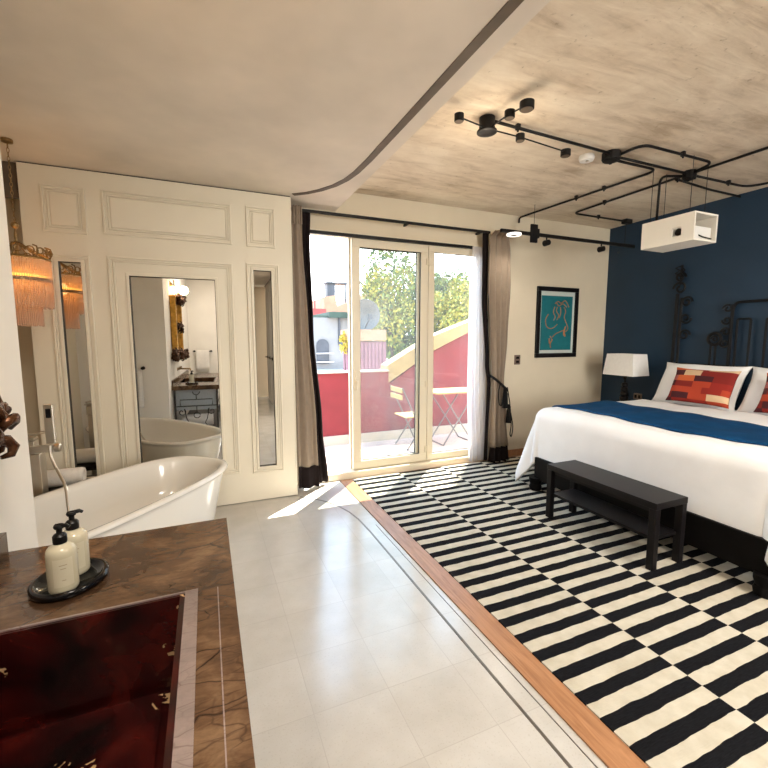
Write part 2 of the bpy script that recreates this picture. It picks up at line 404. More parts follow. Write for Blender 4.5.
S('baseboard_front', M['oak'], (3.35, XR, YW - .015, YW, 0, .08))
w = MB().frame_xz(1.7, 3.8, .5, 2.6, .06, YB - .09, YB - .03).box(2.72, 2.78, YB - .09, YB - .03, .56, 2.54).build('added_back_window', M['door'], origin=(0, 0, 0)); struct(w)  # made-up window behind the viewer, added to carry the fill light
MB().box(1.76, 2.72, YB - .065, YB - .057, .56, 2.54).build('added_window_glass', M['glass'], w)
MB().box(2.78, 3.74, YB - .065, YB - .057, .56, 2.54).build('added_window_glass', M['glass'], w)

# ------------------------------------------------------------------ glass doors
d = bpy.data.objects.new('door_1', None); C.objects.link(d); d.location = (2, YW, 0); struct(d)
m = MB(); y0, y1 = YW - .02, YW + .11
m.box(OX0, OX1, y0 - .03, y1, 0, .075); m.box(OX0, OX1, y0, y1, 2.52, OZ); m.box(OX0, OX0 + .04, y0, y1, .075, 2.52); m.box(OX1 - .04, OX1, y0, y1, .075, 2.52)
m.build('frame', M['door'], d, bevel=.004)
def leaf(x0, x1, ya, yb, st, name='sliding_leaf', inner=0):
    mm = MB().frame_xz(x0, x1, .08, 2.515, st, ya, yb)
    f = mm.build(name, M['door'], d, bevel=.004)
    g = MB().box(x0 + st, x1 - st, (ya + yb) / 2 - .004, (ya + yb) / 2 + .004, .08 + st, 2.515 - st).build('glass', M['glass'], f)
    k = MB().frame_xz(x0 + st - .001, x1 - st + .001, .08 + st - .001, 2.515 - st + .001, .006, (ya + yb) / 2 - .008, (ya + yb) / 2 + .008).build('gasket', M['cord'], f)
    return f
a = leaf(1.41, 2.30, YW + .0, YW + .045, .088)
b_ = leaf(2.305, 3.03, YW + .0, YW + .045, .075)
leaf(1.395, 2.275, YW + .055, YW + .10, .085, 'outer_leaf')
for z in (.98, 2.33, .22):
    MB().box(2.272, 2.33, YW - .014, YW + .002, z - .035, z + .035).lathe([(.008, z - .05), (.008, z + .05)], (2.3025, YW - .014, 0), 10).build('hinge', M['door'], b_, bevel=.003)
MB().box(1.435, 1.46, YW - .012, YW + .002, .95, 1.15).tube([(1.447, YW - .012, 1.05), (1.447, YW - .045, 1.05), (1.447, YW - .045, .95)], .008).build('handle', M['door'], a, bevel=.003)

# ------------------------------------------------------------------ panelled partition with mirrors
YP = 3.88
pt = thing('mirrored_partition', 'tall ivory panelled partition with three mirrors behind the bathtub', 'partition', (-.22, YP, 0))
HX = [(-.985, -.842, .40, 2.065), (-.535, .094, .41, 1.985), (.406, .560, .322, 2.085)]
m = MB()
# board with openings for the three mirrors
xs = [-1.18, HX[0][0], HX[0][1], HX[1][0], HX[1][1], HX[2][0], HX[2][1], .745]
for i in range(7):
    if i % 2 == 0: m.box(xs[i], xs[i + 1], YP, YP + .05, .008, 2.735)
    else:
        h = HX[i // 2]; m.box(h[0], h[1], YP, YP + .05, .008, h[2]); m.box(h[0], h[1], YP, YP + .05, h[3], 2.735)
m.build('board', M['panel'], pt)
def moulding(x0, x1, z0, z1, name='moulding'):
    mm = MB(); mm.frame_xz(x0, x1, z0, z1, .014, YP - .016, YP + .002); mm.frame_xz(x0 + .014, x1 - .014, z0 + .014, z1 - .014, .016, YP - .008, YP + .002)
    mm.frame_xz(x0 + .034, x1 - .034, z0 + .034, z1 - .034, .010, YP - .011, YP + .002)
    return mm.build(name, M['panel'], pt, bevel=.003)
def raised(x0, x1, z0, z1):
    o = moulding(x0, x1, z0, z1)
    MB().box(x0 + .052, x1 - .052, YP - .009, YP + .002, z0 + .052, z1 - .052).build('raised_panel', M['panel'], o, bevel=.004)
raised(-1.055, -.785, 2.27, 2.605); raised(-.68, .24, 2.285, 2.612); raised(.36, .60, 2.28, 2.616)
moulding(-1.045, -.785, .33, 2.118); moulding(-.67, .235, .285, 2.125); moulding(.35, .625, .265, 2.14)
for (x0, x1, z0, z1), ang in zip(HX, (-1.2, -1.7, -1.2)):
    mm = MB(); mm.frame_xz(x0 - .02, x1 + .02, z0 - .02, z1 + .02, .021, YP - .012, YP + .002)
    fr = mm.build('mirror_frame', M['panel'], pt, bevel=.003)
    MB().frame_xz(x0, x1, z0, z1, .004, YP + .0, YP + .03).build('dark_edge', M['dark'], fr)
    c = (x0 + x1) / 2; t = math.tan(math.radians(ang)); mm = MB()
    g = mm.prism([(x0, YP + .018 + (x0 - c) * t), (x1, YP + .018 + (x1 - c) * t), (x1, YP + .03 + (x1 - c) * t), (x0, YP + .03 + (x0 - c) * t)], 'z', z0, z1)
    g.build('mirror', M['mirror'], fr)
MB().box(-1.18, .745, YP + .01, YP + .05, 2.735, 2.745).build('top_gap_shade', M['dark'], pt)  # dark strip stands in for the shade in the gap above
MB().box(.735, .747, YP - .004, YP + .052, .008, 2.735).build('end_strip', M['panel'], pt)

# folding partition parked along the track behind the viewer (seen in the narrow mirror)
fp = thing('folding_screen', 'white folding screen of panels reflected in the narrow right mirror', 'screen', (1.115, -1.4, 0))
for k in range(5):
    y = -.35 - k * .5
    p = MB().box(1.095, 1.135, y - .47, y, .01, 2.73).build('panel', M['stub'], fp, bevel=.004)
    MB().lathe([(.012, -.05), (.012, 0), (.03, .0), (.03, .02)], (1.062, y - .06, 1.05), 12, axis='x').build('black_knob', M['black'], p)
    MB().box(1.085, 1.1, y - .40, y - .07, .2, 2.5).build('raised_panel', M['stub'], p, bevel=.006)

# ------------------------------------------------------------------ bathtub (turned diagonally)
tub_u = Vector((.64, .768, 0)); tub_n = Vector((.768, -.64, 0))
tub_end = Vector((-.11, 3.08, 0))
TL, TW, TH = 1.62, .385, .60
tub_c = tub_end - tub_u * (TL / 2 - .15)
tub_c = Vector((-.58, 2.91, 0))
def tub_ring(a, b, z, p=3.0, n=56):
    out = []
    for k in range(n):
        t = 2 * PI * k / n; c, s_ = math.cos(t), math.sin(t)
        u = a * math.copysign(abs(c) ** (2 / p), c); w_ = b * math.copysign(abs(s_) ** (2 / p), s_)
        q = tub_c + tub_u * u + tub_n * w_; out.append((q.x, q.y, z))
    return out
def loft(rings, capb=True, capt=True):
    m = MB(); R = [[m.bm.verts.new(p) for p in r] for r in rings]; n = len(R[0])
    for A, B in zip(R, R[1:]):
        for k in range(n): m.bm.faces.new([A[k], A[(k + 1) % n], B[(k + 1) % n], B[k]])
    if capb: m.bm.faces.new(R[0][::-1])
    if capt: m.bm.faces.new(R[-1])
    return m
bt = thing('bathtub', 'white freestanding bathtub with rolled rim set at an angle', 'bathtub', (tub_c.x, tub_c.y, 0))
A_, B_ = .855, .406
rings = [tub_ring(A_ - .14, B_ - .12, .05), tub_ring(A_ - .12, B_ - .10, .10), tub_ring(A_ - .07, B_ - .055, .35), tub_ring(A_ - .035, B_ - .03, .50), tub_ring(A_ - .03, B_ - .028, .525),
         tub_ring(A_ - .006, B_ - .006, .53), tub_ring(A_, B_, .54), tub_ring(A_ - .004, B_ - .004, .552), tub_ring(A_ - .03, B_ - .03, .557), tub_ring(A_ - .055, B_ - .055, .55), tub_ring(A_ - .07, B_ - .07, .52),
         tub_ring(A_ - .13, B_ - .11, .35), tub_ring(A_ - .2, B_ - .16, .19), tub_ring(A_ - .32, B_ - .24, .16)]
loft(rings).build('shell', M['enamel'], bt, smooth=True)
loft([tub_ring(A_ - .12, B_ - .10, .0), tub_ring(A_ - .115, B_ - .095, .012), tub_ring(A_ - .13, B_ - .11, .05), tub_ring(A_ - .14, B_ - .12, .055)]).build('plinth', M['enamel'], bt, smooth='auto')
q = tub_c
MB().lathe([(.03, .16), (.03, .166), (.02, .167)], (q.x, q.y, 0), 20).build('drain', M['chrome'], bt)

# floor standing tub filler
fx, fy = -1.01, 3.17
tf = thing('tub_filler', 'brushed nickel floor standing tub filler with square hand shower', 'tap', (fx, fy, 0))
MB().box(fx - .055, fx + .045, fy - .05, fy + .05, 0, .79).build('pillar', M['chrome'], tf, bevel=.004)
MB().box(fx - .065, fx + .02, fy - .04, fy + .04, .79, .87).box(fx - .08, fx + .02, fy - .035, fy + .035, .875, .89).build('mixer', M['chrome'], tf, bevel=.004)
MB().box(fx + .0, fx + .12, fy - .06, fy - .03, .80, .845).lathe([(.018, 0), (.026, .002), (.026, .03), (.018, .035)], (fx + .12, fy - .045, .823), 14, axis='x').build('holder', M['chrome'], tf, bevel=.003)
MB().tube([(fx - .08, fy - .02, .90), (fx + .09, fy - .03, .925), (fx + .10, fy - .03, .925)], .009).build('lever', M['chrome'], tf)
hs = MB().box(fx + .095, fx + .145, fy - .10, fy - .075, .86, 1.10).build('hand_shower', M['chrome'], tf, bevel=.006)
MB().box(fx + .108, fx + .132, fy - .104, fy - .099, 1.02, 1.075).build('spray_pad', M['cord'], hs)
hp = [(fx + .11, fy - .09, .85), (fx + .12, fy - .11, .77), (fx + .17, fy - .17, .68), (fx + .22, fy - .27, .63), (fx + .25, fy - .36, .52), (fx + .29, fy - .44, .40), (fx + .36, fy - .5, .27)]
def smooth_path(P, n=6):
    P = [Vector(p) for p in P]; out = []
    for i in range(len(P) - 1):
        p0, p1, p2, p3 = P[max(i - 1, 0)], P[i], P[i + 1], P[min(i + 2, len(P) - 1)]
        for k in range(n):
            t = k / n; out.append(.5 * ((2 * p1) + (p2 - p0) * t + (2 * p0 - 5 * p1 + 4 * p2 - p3) * t * t + (3 * p1 - p0 - 3 * p2 + p3) * t ** 3))
    out.append(P[-1]); return out
MB().tube(smooth_path(hp), .008, 8).build('hose', M['chrome'], tf, smooth=True)

# stool with a rolled towel beside the tub
bs = thing('bath_stool', 'low dark wooden stool holding a rolled towel beside the tub', 'stool', (-.97, 3.60, 0))
MB().box(-1.17, -.80, 3.47, 3.73, .40, .435).build('seat', M['wenge'], bs, bevel=.005)
for sx in (-1.14, -.83):
    for sy in (3.5, 3.70): MB().box(sx - .02, sx + .02, sy - .02, sy + .02, 0, .40).build('leg', M['wenge'], bs)
def spiral_roll(c, r, x0, x1, axis='x'):
    m = MB(); prof = [(.001, x0 + .01), (r * .25, x0 + .012), (r * .3, x0 + .004), (r * .55, x0 + .012), (r * .6, x0 + .002), (r * .9, x0), (r, x0 + .02), (r, x1 - .02), (r * .9, x1), (r * .6, x1 - .002), (r * .55, x1 - .012), (r * .3, x1 - .004), (r * .25, x1 - .012), (.001, x1 - .01)]
    return m.lathe(prof, c, 26, axis=axis)
tag(spiral_roll((0, 3.60, .435 + .062), .062, -1.13, -.86).build('rolled_towel', M['towel'], smooth=True), 'white towel rolled up on the dark stool behind the tub', 'towel')

# ------------------------------------------------------------------ fringe lamp in the alcove
cx, cy = -1.10, 3.50
ch = thing('fringe_lamp', 'hanging amber glass fringe lamp with gilt crown on chain', 'lamp', (cx, cy, 1.57))
m = MB(); z = ZD; k = 0
while z > 2.20:
    o = .006 if k % 2 else 0
    m.tube([(cx + .007 * math.cos(t * PI / 4) * (1 - k % 2), cy + .007 * math.cos(t * PI / 4) * (k % 2), z - .014 + .016 * math.sin(t * PI / 4)) for t in range(8)], .002, 5, closed=True)
    z -= .026; k += 1
m.build('chain', M['brass'], ch)
MB().lathe([(.03, ZD - .02), (.03, ZD)], (cx, cy, 0), 14).build('ceiling_rose', M['brass'], ch)
MB().tube([(cx, cy, 2.2), (cx, cy, 1.9)], .006).ball((cx, cy, 2.22), .022).lathe([(.006, 2.0), (.012, 2.04), (.006, 2.1), (.010, 2.16), (.005, 2.2)], (cx, cy, 0), 12).build('stem', M['brass'], ch)
R1, R2 = .165, .10
m = MB()
m.tube([(cx + R1 * math.cos(t * PI / 18), cy + R1 * math.sin(t * PI / 18), 2.01) for t in range(36)], .008, 6, closed=True)
for k in range(9):
    a = 2 * PI * k / 9; ca, sa = math.cos(a), math.sin(a); tx, ty = -sa, ca
    def Pp(u, h, r=R1): return (cx + r * ca + u * tx, cy + r * sa + u * ty, h)
    for sgn in (-1, 1):
        pts = [Pp(sgn * (.030 + (.030 - .0012 * q) * math.cos(q * .5)), 2.045 + (.030 - .0012 * q) * math.sin(q * .5) + .001 * q) for q in range(15)]
        m.tube(pts, .0045, 5)
    m.tube([Pp(0, 2.01), Pp(.0, 2.05, R1 + .02), Pp(0, 2.08, R1 + .01), Pp(.0, 2.09, R1 - .02)], .005, 5)
    m.tube([(cx, cy, 2.12), (cx + .08 * ca, cy + .08 * sa, 2.07), (cx + R1 * ca, cy + R1 * sa, 2.02)], .004, 5)
m.build('crown', M['brass'], ch)
MB().lathe([(R1 - .006, 1.862), (R1 - .002, 1.862), (R1 - .002, 1.885), (R1 - .006, 1.885)], (cx, cy, 0), 40, cap=False).build('band', M['brass'], ch)
m = MB()
for k in range(84):
    a = 2 * PI * k / 84; zb = 1.70 + random.uniform(-.008, .008)
    m.box(*[v for pr_ in ((cx + R1 * math.cos(a), .0045), (cy + R1 * math.sin(a), .0045)) for v in (pr_[0] - pr_[1], pr_[0] + pr_[1])], zb, 2.0)
for k in range(56):
    a = 2 * PI * k / 56; zb = 1.58 + random.uniform(-.008, .008)
    m.box(*[v for pr_ in ((cx + R2 * math.cos(a), .0045), (cy + R2 * math.sin(a), .0045)) for v in (pr_[0] - pr_[1], pr_[0] + pr_[1])], zb, 1.95)
fr = m.build('glass_fringe', M['fringe'], ch); fr['kind'] = 'stuff'
MB().lathe([(R1 - .03, 1.887), (R1 - .012, 1.889), (R1 - .012, 1.903), (R1 - .03, 1.905)], (cx, cy, 0), 40).build('glowing_bulb', M['amberglow'], ch)

# ------------------------------------------------------------------ vanity
VZ = .85
va = thing('vanity', 'brown marble vanity with sunken dark red basin and iron legs', 'vanity', (-.28, .6, 0))
ZT = VZ - .06
BX0, BX1, BY0, BY1 = -.55, -.076, .35, 1.13
m = MB()
def slab(poly): m.prism(poly, 'z', ZT, VZ)
y0v, y1v = -.55, 1.565
def xr(y): return .042
slab([(-.59, BY1), (xr(BY1), BY1), (xr(y1v), y1v), (-.59, y1v)])
slab([(-.59, y0v), (xr(y0v), y0v), (xr(BY0), BY0), (-.59, BY0)])
slab([(-.59, BY0), (BX0, BY0), (BX0, BY1), (-.59, BY1)])
slab([(BX1 + .030, BY0), (xr(BY0), BY0), (xr(BY1), BY1), (BX1 + .030, BY1)])
m.build('countertop', M['marble'], va)
MB().box(BX1, BX1 + .030, BY0, BY1, ZT, VZ + .001).build('basin_edge', M['greymarble'], va)
MB().box(BX0, BX1 + .030, BY1 - .004, BY1 + .002, VZ - .02, VZ + .0015).build('basin_lip', M['greymarble'], va)
m = MB(); zb = .615
m.box(BX0 - .02, BX0, BY0, BY1, zb - .03, VZ - .005); m.box(BX1, BX1 + .02, BY0, BY1, zb - .03, VZ - .06); m.box(BX0, BX1, BY1 - .001, BY1 + .02, zb - .03, VZ - .06 + .0); m.box(BX0, BX1, BY0 - .02, BY0, zb - .03, VZ - .06)
m.box(BX0, BX1, BY1 - .012, BY1, zb - .03, VZ - .002); m.box(BX1 - .012, BX1, BY0, BY1 - .012, zb - .03, VZ - .002)
m.box(BX0, BX1, BY0, BY1, zb - .03, zb - .012)
ba = m.build('basin', M['redmarble'], va)
MB().prism([(BY1 - .035, zb + .0), (BY0, zb + .03), (BY0, zb + .012), (BY1 - .035, zb - .014)], 'x', BX0, BX1 - .06).build('basin_ramp', M['redmarble'], ba)
m = MB().prism([(xr(BY1) - .042, BY1 - .01), (xr(BY1) - .0395, BY1 - .01), (xr(BY0) - .0395, BY0), (xr(BY0) - .042, BY0)], 'z', VZ, VZ + .0012)
m.build('seam', M['greymarble'], va)
MB().box(-.588, -.570, y0v, 1.535, VZ, VZ + .075).build('backsplash', M['marble'], va, bevel=.002)
m = MB()
for lx in (-.575, -.04):
    for ly in (1.49, -.5): MB().box(lx, lx + .025, ly, ly + .025, 0, ZT).build('iron_leg', M['iron'], va)
m = MB(); yi = 1.502
m.tube([(-.55, yi, .56), (-.04, yi, .56)], .007, 6); m.tube([(-.55, yi, .25), (-.04, yi, .25)], .007, 6); m.tube([(-.027, 1.5, .56), (-.027, -.49, .56)], .007, 6); m.tube([(-.027, 1.5, .25), (-.027, -.49, .25)], .007, 6)
m.tube([(-.50, yi, .57), (-.50, yi, .65), (-.09, yi, .65), (-.09, yi, .57)], .006, 6)
m.tube(arc((-.295, .76), .045, 180, 360, 12, 'xz', yi), .006, 6); m.tube([(-.295, yi, .715), (-.295, yi, .65)], .006, 6)
m.tube([(-.295, yi, .56), (-.295, yi, .47)], .006, 6); m.tube(arc((-.295, .43), .04, 0, 345, 16, 'xz', yi), .006, 6, closed=False)
for sx in (-1, 1):
    sp = []
    for t in range(20):
        a_ = t * .38; r_ = .012 + .0022 * t; sp.append((-.295 + sx * (.19 - r_ * math.cos(a_)), yi, .48 + r_ * math.sin(a_)))
    m.tube(sp, .006, 6); m.tube([sp[-1], (-.295 + sx * .13, yi, .38), (-.295 + sx * .10, yi, .32), (-.295 + sx * .14, yi, .26)], .006, 6)
for k in range(5):
    yy_ = 1.35 - k * .4
    m.tube([(-.027, yy_ + .06 * math.cos(a * .45), .42 + .06 * math.sin(a * .45)) for a in range(15)], .006, 6)
m.build('iron_scrollwork', M['iron'], va)
MB().box(-.55, -.04, 1.470, 1.476, .50, ZT - .005).build('mesh_panel', M['greypanel'], va)
MB().box(-.55, -.04, -.47, 1.48, .225, .24).build('lower_shelf', M['iron'], va)
m = MB().tube(fillet([(-.588, .78, 1.03), (-.42, .78, 1.03), (-.42, .78, 1.0)], .02), .011); m.lathe([(.025, -.588), (.025, -.58)], (0, .70, 1.03), 14, axis='x'); m.lathe([(.025, -.588), (.025, -.58)], (0, .86, 1.03), 14, axis='x')
m.tube([(-.58, .70, 1.03), (-.55, .70, 1.03), (-.55, .70, 1.07)], .008); m.tube([(-.58, .86, 1.03), (-.55, .86, 1.03), (-.55, .86, 1.07)], .008)
tag(m.build('wall_tap', M['brass']), 'brass wall tap above the red basin', 'tap')
tag(spiral_roll((0, 1.30, .24 + .085), .085, -.50, -.10).build('rolled_bath_towel', M['towel'], smooth=True), 'thick towel roll lying on the shelf beneath the vanity', 'towel')

# tray and pump bottles
tcx, tcy = -.360, 1.297
def tray_ring(a, b, z, n=40):
    ang = math.radians(75); out = []
    for k in range(n):
        t = 2 * PI * k / n; u, w_ = a * math.cos(t), b * math.sin(t)
        out.append((tcx + u * math.cos(ang) - w_ * math.sin(ang), tcy + u * math.sin(ang) + w_ * math.cos(ang), z))
    return out
R_ = [tray_ring(.088, .078, VZ + .0005), tray_ring(.095, .085, VZ + .006), tray_ring(.095, .085, VZ + .016), tray_ring(.089, .079, VZ + .021), tray_ring(.081, .071, VZ + .017), tray_ring(.075, .065, VZ + .009)]
tag(loft(R_).build('vanity_tray', M['glossblack'], smooth=True), 'oval glossy black tray holding two pump bottles', 'tray')
def pump_bottle(x, y, label, turn):
    z0 = VZ + .0095; b = thing('pump_bottle', label, 'bottle', (x, y, z0), 'pump bottles on the tray')
    MB().lathe([(.029, z0), (.0325, z0 + .005), (.033, z0 + .012), (.033, z0 + .098), (.031, z0 + .108), (.026, z0 + .115), (.014, z0 + .1225), (.013, z0 + .127)], (x, y, 0), 32).build('bottle', M['bottle'], b, smooth='auto')
    m = MB(); m.lathe([(.0150, z0 + .124), (.0155, z0 + .128), (.0155, z0 + .142), (.012, z0 + .147), (.0065, z0 + .15), (.0065, z0 + .160), (.010, z0 + .161), (.012, z0 + .166), (.010, z0 + .171)], (x, y, 0), 20)
    ca, sa = math.cos(turn), math.sin(turn)
    m.tube([(x - ca * .008, y - sa * .008, z0 + .167), (x + ca * .018, y + sa * .018, z0 + .169), (x + ca * .025, y + sa * .025, z0 + .164)], [.006, .0055, .004], 8)
    m.build('pump', M['pump'], b, smooth='auto')
    m = MB(); m.grid(lambda u, v: (x + .0334 * math.cos(-1.9 + u * 1.3), y + .0334 * math.sin(-1.9 + u * 1.3), z0 + .02 + v * .072), 12, 2)
    lb = m.build('label', M['label'], b)
    for zz, ww in ((.075, .5), (.066, .34), (.036, .25)):
        m = MB(); m.grid(lambda u, v: (x + .0337 * math.cos(-1.25 - ww / 2 + u * ww), y + .0337 * math.sin(-1.25 - ww / 2 + u * ww), z0 + zz + v * .0022), 8, 1)
        m.build('print_line', M['ink_pale'], lb)
pump_bottle(-.362, 1.252, 'front left cream pump bottle with label on black tray', math.radians(-20))
pump_bottle(-.356, 1.335, 'rear right cream pump bottle on tray, half hidden behind another', math.radians(20))

# gilt mirror, its sconce, towel bar and hooks around the vanity
gm = thing('gilt_mirror', 'ornate carved gilt mirror frame hung on the white wall above vanity', 'mirror', (-.59, 1.1, 1.2))
GX, gy0, gy1, gz0, gz1 = -.588, .58, 1.32, 1.24, 2.08
m = MB(); m.box(GX, GX + .075, gy0, gy1, gz0, gz0 + .07); m.box(GX, GX + .075, gy0, gy1, gz1 - .07, gz1); m.box(GX, GX + .075, gy0, gy0 + .07, gz0 + .07, gz1 - .07); m.box(GX, GX + .075, gy1 - .07, gy1, gz0 + .07, gz1 - .07)
m.build('frame', M['gold'], gm, bevel=.008)
MB().box(GX, GX + .015, gy0 + .07, gy1 - .07, gz0 + .07, gz1 - .07).build('mirror_glass', M['mirror'], gm)
def carving(cy_, cz_, seed, s=1.0):
    rnd = random.Random(seed); m = MB()
    for k in range(13):
        a = 2 * PI * k / 13 + rnd.uniform(-.2, .2); r = s * rnd.uniform(.03, .075)
        y, z = cy_ + r * math.cos(a), cz_ + r * math.sin(a); x = GX + (.075 if seed > 1 else .025) + rnd.uniform(0, .05)
        pts = [(x + .02 * math.sin(t * .9), y + s * .022 * math.cos(t * .9 + a), z + s * .026 * math.sin(t * .9 + a)) for t in range(7)]
        m.tube(pts, [s * (.006 + .010 * math.sin(PI * t / 6)) for t in range(7)], 8)
    m.ball((GX + (.055 if seed > 1 else .03), cy_, cz_), .03 * s, 8)
    return m.build('carved_ornament', M['ornament'], gm, smooth=True)
for i, (yy_, zz_, s_) in enumerate(((1.425, 1.27, .95), (1.31, 1.23, .9), (1.16, 2.03, 1.1), (1.16, 1.64, .9), (.62, 1.24, 1), (.62, 2.06, 1), (.95, 2.07, 1.3), (1.12, 1.25, 1.2))): carving(yy_, zz_, i, s_)
ws = thing('wall_sconce', 'brass two globe wall sconce above the gilt mirror seen in reflection', 'sconce', (-.59, 1.15, 2.15))
MB().lathe([(.045, -.59), (.045, -.575), (.02, -.56)], (0, 1.15, 2.24), 16, axis='x').tube([(-.57, 1.15, 2.24), (-.54, 1.15, 2.22), (-.54, 1.15, 2.30)], .008).tube([(-.54, 1.03, 2.20), (-.54, 1.15, 2.225), (-.54, 1.27, 2.20)], .008).build('arm', M['brass'], ws)
for y in (1.03, 1.27): MB().ball((-.54, y, 2.16), .045, 10).build('globe', M['bulb'], ws, smooth=True)
tb = thing('towel_rail', 'black towel rail on the back wall above the vanity', 'rail', (-.36, -1, 1.22))
m = MB().tube([(-.52, -.94, 1.24), (-.18, -.94, 1.24)], .008)
for x in (-.50, -.20): m.tube([(x, -1.0, 1.24), (x, -.94, 1.24)], .008); m.lathe([(.02, -1.0), (.02, -.985)], (x, 0, 1.24), 12, axis='y')
m.build('bar', M['black'], tb)
def hung(x0, x1, y, ztop, zbot, name, label, t=.02):
    m = MB()
    prof = [(y - t, zbot + .12), (y - t, ztop), (y - t * .6, ztop + t * .8), (y + t * .6, ztop + t * .8), (y + t, ztop), (y + t + .004, zbot)]
    def fn(u, v):
        i = min(int(v * 5), 4); f = v * 5 - i; a, b = prof[i], prof[i + 1]
        return (x0 + (x1 - x0) * u + .003 * math.sin(u * 14), a[0] + (b[0] - a[0]) * f + .003 * math.sin(u * 9), a[1] + (b[1] - a[1]) * f)
    m.grid(fn, 10, 20); return tag(m.build(name, M['towel'], smooth=True, solid=.008), label, 'towel')
hung(-.47, -.24, -.94, 1.245, .86, 'hand_towel', 'white hand towel folded over the rail above the vanity', .014)
th = MB().lathe([(.022, 1.815), (.022, 1.823), (.008, 1.825), (.008, 1.865), (.02, 1.87), (.02, 1.885)], (-.86, 0, 1.12), 14, axis='y').build('towel_hook', M['black'])
tag(th, 'round black towel hook on white wall end seen in large mirror', 'hook')
m = MB()
m.grid(lambda u, v: (-1.06 + .185 * u, 1.845 + .008 * math.cos(u * 16) * min(1, v * 3), 1.12 - .50 * v), 24, 14)
tag(m.build('bath_towel', M['towel'], smooth=True, solid=.008), 'white bath towel hanging from the black hook', 'towel')

# ------------------------------------------------------------------ curtains
def curtain(parent, name, mat, spec, folds, depth, y, z0, z1, n=70, nv=40, phase=0, solid=.006):
    """spec: list of (z, xleft, xright) top to bottom"""
    def lr(z):
        for (za, la, ra), (zb_, lb_, rb_) in zip(spec, spec[1:]):
            if z <= za and z >= zb_:
                f = (za - z) / (za - zb_); f = f * f * (3 - 2 * f); return la + (lb_ - la) * f, ra + (rb_ - ra) * f
        return spec[-1][1:]
    def fn(u, v):
        z = z1 + (z0 - z1) * v; l, r = lr(z); amp = depth * (.55 + .45 * v)
        return (l + (r - l) * u + .012 * math.sin(u * folds * 4 * PI + phase) * (r - l), y + amp * math.sin(u * folds * 2 * PI + phase + .4 * v), z)
    return MB().grid(fn, n, nv).build(name, mat, parent, smooth=True, solid=solid)
lc = thing('curtain', 'left curtain, beige with dark lining, beside the panelled partition', 'curtain', (.9, 4.05, .02), 'curtains at the glass doors')
sl = [(2.70, .775, .865), (2.45, .77, .865), (1.6, .77, .905), (.6, .78, .965), (.02, .79, .985)]
curtain(lc, 'fabric', M['beige'], sl, 1.5, .024, 3.99, .235, 2.70)
curtain(lc, 'hem_band', M['darkcloth'], sl, 1.5, .026, 3.99, .02, .237, nv=6)
curtain(lc, 'dark_lining', M['darkcloth'], [(2.70, .85, .965), (2.4, .86, .955), (1.6, .90, .975), (.6, .955, 1.05), (.03, .975, 1.105)], 2, .018, 4.075, .03, 2.70)
MB().grid(lambda u, v: (.775 + .09 * u, 3.985 + .018 * math.sin(u * 25) * (1 - .3 * v), 2.70 - .16 * v), 40, 4).build('pleat_heading', M['beige'], lc, smooth=True, solid=.008)
rc = thing('curtain', 'right curtain, beige with dark hem, tied back with black cord', 'curtain', (3.15, 4.0, .02), 'curtains at the glass doors')
sr = [(2.66, 2.99, 3.24), (2.45, 2.98, 3.27), (2.1, 2.98, 3.285), (1.5, 3.03, 3.26), (.98, 3.07, 3.225), (.6, 3.06, 3.27), (.02, 3.05, 3.33)]
curtain(rc, 'fabric', M['beige'], sr, 3.5, .034, 3.985, .20, 2.70)
curtain(rc, 'hem_band', M['darkcloth'], sr, 3.5, .036, 3.985, .02, .202, nv=6)
curtain(rc, 'dark_lining', M['darkcloth'], [(2.70, 2.93, 3.01), (2.0, 2.94, 3.01), (1.2, 3.01, 3.06), (.95, 3.05, 3.09), (.4, 3.04, 3.07), (.03, 3.03, 3.07)], 1.5, .014, 4.055, .03, 2.70)
tbk = MB()
tbk.tube(smooth_path([(3.05, 4.03, 1.06), (3.07, 3.935, 1.02), (3.14, 3.915, .96), (3.21, 3.925, .91), (3.245, 3.99, .90)]), .016, 8)
tbk.tube(smooth_path([(3.12, 3.91, .97), (3.09, 3.90, .86), (3.10, 3.895, .74), (3.14, 3.90, .72), (3.16, 3.905, .82), (3.18, 3.91, .93)]), .007, 6)
tbk.tube(smooth_path([(3.24, 3.93, .92), (3.28, 3.92, .7), (3.30, 3.915, .48), (3.29, 3.915, .36), (3.315, 3.92, .33), (3.335, 3.925, .45), (3.30, 3.93, .62)]), .006, 6)
tie = tbk.build('tieback', M['cord'], rc, smooth=True)
for (x, z, l) in ((3.20, .92, .24), (3.255, .72, .22)):
    MB().lathe([(.012, z), (.024, z - .03), (.018, z - .055), (.026, z - .07), (.034, z - l)], (x, 3.91, 0), 14).build('tassel', M['cord'], tie)
sh = thing('sheer_curtain', 'white translucent sheer curtain between the glass door and right curtain', 'curtain', (2.97, 4.11, .02))
curtain(sh, 'voile', M['sheer'], [(2.53, 2.83, 2.99), (2.2, 2.80, 3.02), (1.0, 2.80, 3.06), (.02, 2.84, 3.12)], 5, .018, 4.105, .02, 2.53, n=90, solid=0)

